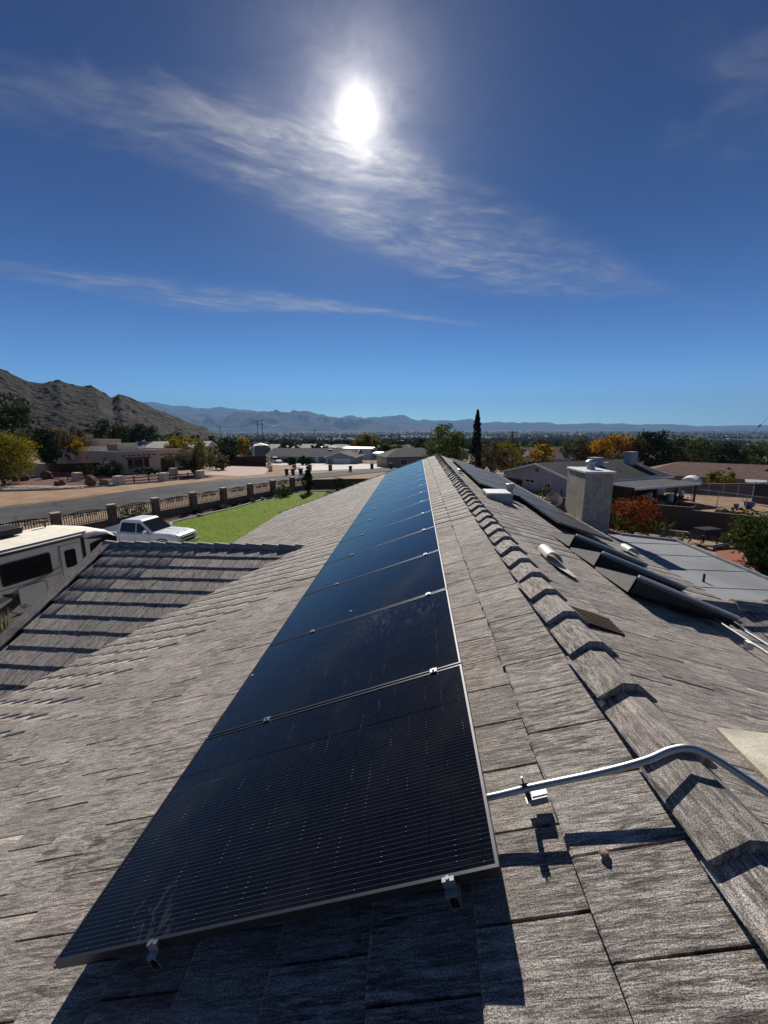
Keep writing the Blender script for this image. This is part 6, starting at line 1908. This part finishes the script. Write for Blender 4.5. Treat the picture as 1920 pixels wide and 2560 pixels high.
# ------------------------------------------------------------------ houses of the middle distance
GH = 'houses of the neighbourhood'
gable_house('tile_roof_house', 'cream house with grey hip roof seen just left of the ridge end', (*polar(-.9, 98)[:2], float(T(*polar(-.9, 98)[:2]))), R_(20), 14, 9, 2.7, 1.6, 'wall_tan', 'shingle_grey', wins=[('f', -3, 1.5, 1.6, 1.2), ('f', 3, 1.5, 1.6, 1.2)], hip=4, group=GH)
t, r = gable_house('brown_gable_house', 'grey house with stacked gables and pale trim behind the hedges', (*polar(14.9, 114)[:2], float(T(*polar(14.9, 114)[:2]))), R_(10), 17, 11, 2.8, 2.3, 'wall_cream', 'shingle_brown', wins=[('f', -5, 1.5, 1.8, 1.2), ('f', 3, 1.5, 1.8, 1.2)], group=GH)
m = MB()
for s in (-1, 1): m.prism([(-2, -8, 4.3), (-2, -3, 4.3), (-2+s*3.6, -3, 2.9), (-2+s*3.6, -8, 2.9)], (0, 0, .14))
m.build('front_gable', 'shingle_grey', t)
MB().prism([(-5.2, -7.6, -1), (-5.2, -7.6, 2.8), (-2, -7.6, 4.1), (1.2, -7.6, 2.8), (1.2, -7.6, -1)][::-1], (0, 2.4, 0)).build('front_wall', 'wall_cream', t)
gable_house('pale_roof_house', 'house with bright pale roof right behind the adobe house', (*polar(-31.6, 122)[:2], float(T(*polar(-31.6, 122)[:2]))), R_(12), 19, 10, 3.4, 1.3, 'wall_cream', 'shingle_pale', wins=[('f', -5, 1.5, 1.6, 1.2), ('f', 4, 1.5, 1.6, 1.2)], group=GH)
gable_house('pale_roof_house', 'house with pale hip roof and row of dark windows behind the tall carport', (*polar(-20.0, 186)[:2], float(T(*polar(-20, 186)[:2]))), R_(10), 21, 13, 3.4, 1.9, 'wall_cream', 'shingle_pale', wins=[('f', -7.5+2.5*i, 1.7, 1.8, 1.5) for i in range(7)], hip=6, group=GH)
gable_house('pale_roof_house', 'long cream house with pale roof behind the grey house', (*polar(-14.2, 222)[:2], float(T(*polar(-14.2, 222)[:2]))), R_(5), 24, 12, 3.9, 1.7, 'wall_cream', 'shingle_pale', wins=[('f', -9+3.6*i, 2, 1.8, 1.4) for i in range(6)], hip=6, group=GH)
gable_house('pale_roof_house', 'cream house with pale roof right of the single pole', (*polar(-10.6, 232)[:2], float(T(*polar(-10.6, 232)[:2]))), R_(-8), 16, 12, 3.6, 1.6, 'wall_cream', 'shingle_pale', wins=[('f', -5.4+3.6*i, 2, 1.6, 1.3) for i in range(4)], hip=5, group=GH)
gable_house('brown_roof_house', 'house with brown roof left of the twin pole', (*polar(-22.3, 215)[:2], float(T(*polar(-22.3, 215)[:2]))), R_(30), 15, 11, 3.4, 2.6, 'wall_cream', 'shingle_grey', wins=[('f', -3, 1.7, 1.6, 1.3), ('f', 3, 1.7, 1.6, 1.3)], group=GH)
gable_house('brown_roof_house', 'low house with brown roof right of the yellow green tree', (*polar(-3.8, 182)[:2], float(T(*polar(-3.8, 182)[:2]))), R_(4), 17, 10, 2.9, 1.9, 'wall_tan', 'shingle_brown', wins=[('f', -4, 1.5, 1.6, 1.2), ('f', 4, 1.5, 1.6, 1.2)], group=GH)
gable_house('brown_roof_house', 'low tan house far left below the rocky hill', (*polar(-40.3, 170)[:2], float(T(*polar(-40.3, 170)[:2]))+1), R_(30), 17, 10, 3.0, 2.0, 'wall_tan', 'shingle_grey', wins=[('f', -4, 1.5, 1.6, 1.2), ('f', 4, 1.5, 1.6, 1.2)], group=GH)
gable_house('pale_roof_house', 'pale roofed house below the saddle of the rocky hill', (*polar(-35.6, 210)[:2], float(T(*polar(-35.6, 210)[:2]))+1), R_(15), 17, 10, 3.2, 2.0, 'wall_cream', 'shingle_pale', wins=[('f', -4, 1.5, 1.6, 1.2), ('f', 4, 1.5, 1.6, 1.2)], group=GH)
gable_house('brown_roof_house', 'brown roofed house between the dark pine and the brown roof', (*polar(31.5, 138)[:2], float(T(*polar(31.5, 138)[:2]))), R_(-20), 18, 11, 3.0, 2.0, 'wall_tan', 'shingle_brown', wins=[('f', -4, 1.5, 1.6, 1.2), ('f', 4, 1.5, 1.6, 1.2)], group=GH)

# ------------------------------------------------------------------ the wider town
def value_noise(x, y, seed):
    def h(i, j):
        v = np.sin(i*127.1+j*311.7+seed*74.7)*43758.5453
        return v-np.floor(v)
    i = np.floor(x); j = np.floor(y); u = x-i; v = y-j
    u = u*u*(3-2*u); v = v*v*(3-2*v)
    return (h(i, j)*(1-u)+h(i+1, j)*u)*(1-v)+(h(i, j+1)*(1-u)+h(i+1, j+1)*u)*v
def fbm(x, y, seed, o=5, ridged=False):
    s = 0; a = .5; f = 1.0
    for k in range(o):
        n = value_noise(x*f+k*17.3, y*f-k*9.1, seed+k)
        s = s+a*((1-np.abs(2*n-1)) if ridged else n); a *= .5; f *= 2.03
    return s
FT = []
for i, (mt, sh) in enumerate((('leaf_dark', 'round'), ('leaf_dark', 'cone'), ('leaf_green', 'round'), ('leaf_olive', 'round'), ('leaf_dark', 'round'), ('leaf_yellowgreen', 'round'), ('leaf_olive', 'round'), ('leaf_brown', 'round'))):
    FT.append(make_tree_meshes(700+i, 6.5, 6.0 if sh == 'round' else 4.0, mt, sh, clumps=26, nleaf=13, size=.55, trunk=.12, limbs=2))
FTL = ['dark round tree in the town spread below the mountains', 'dark conical evergreen in the town spread below the mountains', 'green round tree in the town spread below the mountains', 'olive tree in the town spread below the mountains', 'dark round tree in the town spread below the mountains', 'yellow green tree in the town spread below the mountains', 'olive tree in the town spread below the mountains', 'brown autumn tree in the town spread below the mountains']
rr = random.Random(99)
FH = {}
def far_house_meshes(wall, roof, hip):
    w, d, hw, rise = 15, 10, 2.9, 2.1
    wm = MB().box((0, 0, hw/2-1), (w, d, hw+2)).mesh('wall', wall)
    m = MB(); V = [(-w/2-.6, -d/2-.6, hw), (w/2+.6, -d/2-.6, hw), (w/2+.6, d/2+.6, hw), (-w/2-.6, d/2+.6, hw), (-w/2+hip, 0, hw+rise), (w/2-hip, 0, hw+rise)]
    m.add(V, [(0, 1, 5, 4), (1, 2, 5), (2, 3, 4, 5), (3, 0, 4), (3, 2, 1, 0)])
    rm = m.mesh('roof', roof)
    wn = MB().box((0, 0, 0), (1.8, .08, 1.3)).mesh('window', 'glass_dark')
    return wm, rm, wn
HK = [('wall_cream', 'shingle_pale', 4), ('wall_tan', 'shingle_brown', 4), ('wall_cream', 'shingle_grey', 0), ('wall_tan', 'shingle_grey', 4), ('wall_cream', 'shingle_brown', 0)]
HL = ['cream house with pale roof in the town below the mountains', 'tan house with brown roof in the town below the mountains', 'cream house with grey gable roof in the town below the mountains', 'tan house with grey hip roof in the town below the mountains', 'cream house with brown gable roof in the town below the mountains']
HM = [far_house_meshes(*k) for k in HK]
placed = []
def where(az, d):
    band = 'near' if d < 230 else ('mid distant' if d < 420 else 'far')
    z = [(-44, 'at the left edge below the rocky hill'), (-38, 'below the highest part of the rocky hill'), (-33, 'below the saddle of the rocky hill'), (-28, 'where the rocky hill runs out'), (-24, 'left of the twin utility pole'), (-20, 'beside the twin utility pole'), (-16, 'between the twin pole and the single pole'), (-12, 'behind the grey house with the garage'), (-8, 'behind the white metal shed'), (-4, 'behind the yellow green tree'), (1, 'left of the ridge end'), (6, 'behind the large tree at the ridge end'), (10, 'beside the cypress'), (14, 'between the cypress and the utility pole'), (18, 'above the peak of the gable house'), (22, 'above the dark roof of the gable house'), (26, 'behind the golden orange tree'), (30, 'behind the big dark pine'), (34, 'above the middle of the brown roof'), (38, 'above the right end of the brown roof'), (99, 'at the right edge of the valley')]
    return band, next(t for a, t in z if az < a)
def clear_spot(x, y, r):
    for (a, b, q) in placed:
        if (x-a)**2+(y-b)**2 < (r+q)**2: return False
    return True
n = 0
while n < 46:
    az = rr.uniform(-40, 41); d = 160*math.exp(rr.random()*1.75)
    if az < -5 and d < 250: continue
    if az < -28 and d > 300: continue
    x, y, z = polar(az, d)
    if not clear_spot(x, y, 12): continue
    placed.append((x, y, 10))
    k = rr.choice([0, 1, 1, 2, 3, 3, 3, 4])
    bd, wh = where(az, d)
    t = thing('town_house', '%s %s, %s' % (bd, HL[k].split(' in the town')[0], wh), 'house', (x, y, z), rr.uniform(-.6, .6)+rr.choice([0, 1.57]), 'houses of the far town')
    link('wall', HM[k][0], t); link('roof', HM[k][1], t)
    for xx in (-4, 0, 4):
        link('window', HM[k][2], t, (xx, -5.02, 1.5))
    n += 1
n = 0
while n < 300:
    az = rr.uniform(-49, 43); d = 128*math.exp(rr.random()*1.8)
    if 170 < n <= 215: az = rr.uniform(-26, -3); d = rr.uniform(158, 300)
    if n > 215: az = rr.uniform(-49, -27); d = rr.uniform(190, 325)
    if az < -30 and d > 330: continue
    if -24 < az < -5 and d < 150: continue
    x, y, z = polar(az, d)
    if not clear_spot(x, y, 2.5): continue
    placed.append((x, y, 1.0))
    k = rr.choice([0, 0, 0, 1, 1, 2, 2, 3, 4, 4, 5, 6, 7]); s = rr.uniform(.55, 1.15)
    bd, wh = where(az, d)
    if n > 215: k = rr.choice([0, 0, 4, 4, 2, 6]); s *= 1.25
    t = tree('town_tree', '%s %s, %s' % (bd, FTL[k].split(' in the town')[0], wh), (x, y, z), FT[k], rz=rr.uniform(0, 6.28), group='trees of the far town', scale=(s*rr.uniform(.85, 1.2), s*rr.uniform(.85, 1.2), s))
    n += 1
# beyond that the town reads as one mass
def town_mass():
    rng = np.random.default_rng(5)
    N = 24000
    az = np.radians(rng.uniform(-47, 45, N)); d = 260*np.exp(rng.random(N)**.9*3.2)
    ok = ~((np.degrees(az) < -26) & (d < 1100) & (d > 330)); az, d = az[ok], d[ok]; N = len(az)
    x = d*np.sin(az); y = d*np.cos(az)
    keep = fbm(x*.004, y*.004, 3, 3) > .38; x, y, d = x[keep], y[keep], d[keep]; N = len(x)
    z = T(x, y)
    h = rng.uniform(2.5, 7.5, N)*(1+d/6000); w = h*rng.uniform(.7, 1.5, N)
    n = 9
    dirs = rng.normal(0, 1, (N, n, 3)); dirs /= np.linalg.norm(dirs, axis=2)[..., None]
    C = np.stack([x, y, z+h*.5], -1)[:, None]+dirs*np.stack([w*.32, w*.32, h*.34], -1)[:, None]
    a = rng.normal(0, 1, (N, n, 3)); a /= np.linalg.norm(a, axis=2)[..., None]
    b = np.cross(a, rng.normal(0, 1, (N, n, 3))); b /= np.linalg.norm(b, axis=2)[..., None]
    s = (w*.30)[:, None, None]
    V = np.stack([C-a*s, C-b*s*.8, C+a*s, C+b*s*.8], 2).reshape(-1, 3)
    F = np.arange(len(V)).reshape(-1, 4)
    me = np_mesh('distant_trees', V, F, ['leaf_dark'], np.repeat(rng.random(N), n))
    tag(link('distant_trees', me), 'mass of dark trees filling the far valley town', None, None, 'stuff')
    # rooftops
    N = 170
    az = np.radians(rng.uniform(-40, 45, N)); d = 650*np.exp(rng.random(N)*2.3)
    ok = ~((np.degrees(az) < -27) & (d < 1000)); az, d = az[ok], d[ok]
    for mat, sel in (('shingle_pale', slice(0, None, 3)), ('shingle_brown', slice(1, None, 3)), ('wall_cream', slice(2, None, 3))):
        m = MB()
        for q, dd in zip(az[sel], d[sel]):
            X, Y = dd*math.sin(q), dd*math.cos(q); Z = float(T(X, Y)); ww = rr.uniform(9, 20)*(1+dd/6000); hh = rr.uniform(2.5, 3.5); dp = ww*.6; a = rr.uniform(0, 3.1)
            M = rotz(a); V = [M @ Vector(p)+Vector((X, Y, Z)) for p in ((-ww/2, -dp/2, 0), (ww/2, -dp/2, 0), (ww/2, dp/2, 0), (-ww/2, dp/2, 0), (-ww/2, -dp/2, hh), (ww/2, -dp/2, hh), (ww/2, dp/2, hh), (-ww/2, dp/2, hh), (-ww/4, 0, hh+2), (ww/4, 0, hh+2))]
            m.add(V, [(0, 1, 5, 4), (1, 2, 6, 5), (2, 3, 7, 6), (3, 0, 4, 7), (4, 5, 9, 8), (5, 6, 9), (6, 7, 8, 9), (7, 4, 8)])
        o = m.build('distant_rooftops', mat)
        tag(o, 'scatter of tiny %s far across the valley' % {'shingle_pale': 'pale rooftops', 'shingle_brown': 'brown rooftops', 'wall_cream': 'cream buildings'}[mat], None, None, 'stuff')
town_mass()

# ------------------------------------------------------------------ rocky hill on the left
def rock_mat():
    m, n, b = pbsdf('rocky')
    g = n.new('ShaderNodeNewGeometry').outputs['Position']
    a = n.noise(g, .012, 6, .6); v = n.vor(g, .16, 0); v2 = n.vor(g, .05, 0)
    f = n.noise(g, .35, 5, .65)
    c = n.mix(n.ramp(a, .35, .65), (.018, .0145, .0115), (.040, .030, .023))
    c = n.mix(n.ramp(v, .32, .12, 0, .85), c, (.020, .018, .016))
    c = n.mix(n.ramp(v2, .28, .10, 0, .6), c, (.050, .045, .030))
    c = n.mix(n.ramp(f, .52, .72, 0, .5), c, (.10, .076, .058))
    n.put(b.inputs['Base Color'], c); b.inputs['Roughness'].default_value = .95; b.inputs['Specular IOR Level'].default_value = .1
    bn = n.new('ShaderNodeBump'); bn.inputs['Strength'].default_value = 1.0; bn.inputs['Distance'].default_value = 2.5
    n.put(bn.inputs['Height'], n.m('ADD', n.m('MULTIPLY', v, -1.0), f)); n.put(b.inputs['Normal'], bn.outputs[0])
rock_mat()
def hill():
    AZ = [-95, -70, -56, -47.2, -45.7, -44.3, -43.3, -41.9, -40.6, -39.4, -38.6, -37.3, -36.5, -34.9, -32.8, -30.7, -29.0, -27.6, -26]
    HY = [905, 880, 885, 913, 936, 958, 960, 953, 966, 970, 972, 995, 985, 1001, 1024, 1046, 1062, 1072, 1085]
    az = np.linspace(-95, -26, 420); r = np.concatenate([np.linspace(330, 760, 190), np.linspace(775, 1100, 30)])
    A, Rr = np.meshgrid(az, r)
    py = np.interp(A, AZ, HY)
    crest = 600.0
    top = CAM_Z+(1073-py)/1041*crest*np.cos(np.radians(np.clip(A, -50, 0)+4.5))
    x = Rr*np.sin(np.radians(A)); y = Rr*np.cos(np.radians(A))
    base = T(x, y)-2
    k = np.clip((Rr-345)/(crest-345), 0, 1); k = k**1.25
    back = np.clip(1-(Rr-crest)/600, .25, 1)
    prof = np.where(Rr <= crest, k, back)
    spur = (fbm(x*.009, y*.009, 4, 5, True)-.5)
    fine = (fbm(x*.05, y*.05, 7, 4)-.5); rocks = np.maximum(0, fbm(x*.17, y*.17, 11, 3)-.50)
    edge = np.clip((A+95)/10, 0, 1)
    bell = np.sin(np.pi*np.clip(prof, 0, 1))**.8
    z = base+(top-base)*prof+(spur*9*bell+fine*3.5*np.clip(prof*3, 0, 1)+rocks*8*np.clip(prof*3, 0, 1))*np.where(Rr < crest+10, 1, .4)
    V = np.stack([x, y, z], -1).reshape(-1, 3)
    na = len(az); i, j = np.meshgrid(np.arange(len(r)-1), np.arange(na-1), indexing='ij')
    F = np.stack([i*na+j, i*na+j+1, (i+1)*na+j+1, (i+1)*na+j], -1).reshape(-1, 4)
    me = np_mesh('rocky_hill', V, F[:, ::-1], 'rocky', smooth=False)
    if me.polygons[1000].normal.z < 0: me.flip_normals()
    tag(link('rocky_hill', me), 'brown rocky boulder strewn hill rising at the left edge', None, None, 'structure')
hill()
# ------------------------------------------------------------------ far mountains
def mount_mat(name, c1, c2):
    m, n, b = pbsdf(name)
    g = n.new('ShaderNodeNewGeometry').outputs['Position']
    n.put(b.inputs['Base Color'], n.mix(n.ramp(n.noise(g, .0012, 6, .6), .35, .65), c1, c2)); b.inputs['Roughness'].default_value = 1.0; b.inputs['Specular IOR Level'].default_value = 0
mount_mat('mount_far', (.05, .05, .05), (.085, .078, .072)); mount_mat('mount_near', (.09, .078, .068), (.17, .14, .115))
def mountains(name, label, d0, d1, prof, mat, seed, amp, az0, az1, na=420, nr=60):
    AZ = [p[0] for p in prof]; HY = [p[1] for p in prof]
    az = np.linspace(az0, az1, na); r = np.linspace(d0, d1, nr)
    A, Rr = np.meshgrid(az, r); crest = d0+(d1-d0)*.55
    py = np.interp(A, AZ, HY)
    py = py-(fbm(A*.55+20, A*0+seed, seed+20, 5)-.5)*(14 if seed == 3 else 9)*np.clip((1074-py)/14, .3, 1)
    x = Rr*np.sin(np.radians(A)); y = Rr*np.cos(np.radians(A))
    top = CAM_Z+(1071-py)/1041*crest*np.cos(np.radians(A+4.5))
    base = T(x, y)-10
    k = 1-np.abs(Rr-crest)/np.where(Rr < crest, crest-d0, d1-crest)*1.0
    k = np.clip(k, 0, 1)
    gul = fbm(x*.0016, y*.0009, seed, 5, True)-.55
    tip = np.clip(k*1.0, 0, 1)**.9
    z = base+(top-base)*tip+gul*amp*(top-base).clip(30, None)*np.sin(np.pi*np.clip(k*.93+.02, 0, 1))+ (fbm(x*.004, y*.004, seed+5, 4)-.5)*.10*(top-base)*np.clip(k*4, 0, 1)
    z = np.maximum(z, T(x, y)-12)
    V = np.stack([x, y, z], -1).reshape(-1, 3)
    i, j = np.meshgrid(np.arange(nr-1), np.arange(na-1), indexing='ij')
    F = np.stack([i*na+j, i*na+j+1, (i+1)*na+j+1, (i+1)*na+j], -1).reshape(-1, 4)
    me = np_mesh(name, V, F, mat, smooth=False)
    if me.polygons[500].normal.z < 0: me.flip_normals()
    tag(link(name, me), label, None, None, 'structure')
far_prof = [(-60, 990), (-40, 998), (-33.6, 1004), (-31, 1011), (-28.4, 1017), (-25.5, 1020), (-22.5, 1025), (-20, 1030), (-17, 1036), (-13, 1042), (-8, 1043), (-4.5, 1044), (-2.3, 1041), (.8, 1050), (5.7, 1053), (11, 1056.5), (14, 1056), (18.4, 1059), (22, 1060), (25.4, 1062.5), (31, 1065), (32.7, 1067.5), (35.4, 1066), (38.5, 1068.5), (60, 1070)]
mountains('far_mountains', 'long low blue mountain range along the whole horizon', 12500, 17500, far_prof, 'mount_far', 3, .6, -60, 60, 620, 50)
near_prof = [(-50, 1015), (-38, 1024), (-33, 1030), (-29.5, 1035), (-26, 1033), (-22, 1033), (-20.5, 1029), (-17.5, 1031), (-15, 1030), (-12.5, 1040), (-10, 1046), (-8, 1043), (-6, 1052), (-3, 1058), (0, 1066), (4, 1078)]
mountains('folded_foothills', 'folded tan foothills in front of the blue range left of centre', 8500, 12300, near_prof, 'mount_near', 9, 1.1, -50, 4, 420, 60)

# ------------------------------------------------------------------ air
hz = bpy.data.materials.new('haze_air'); hz.use_nodes = True; ht = hz.node_tree; ht.nodes.clear()
pv = ht.nodes.new('ShaderNodeVolumePrincipled'); pv.inputs['Color'].default_value = (.33, .60, 1.0, 1); pv.inputs['Density'].default_value = HAZE_DENSITY; pv.inputs['Anisotropy'].default_value = 0.0
ho = ht.nodes.new('ShaderNodeOutputMaterial'); ht.links.new(pv.outputs[0], ho.inputs['Volume'])
MATS['haze_air'] = hz
tag(MB().box((0, 0, 600), (44000, 44000, 1600)).build('haze', 'haze_air'), 'thin blue haze filling the air over the valley', None, None, 'stuff')
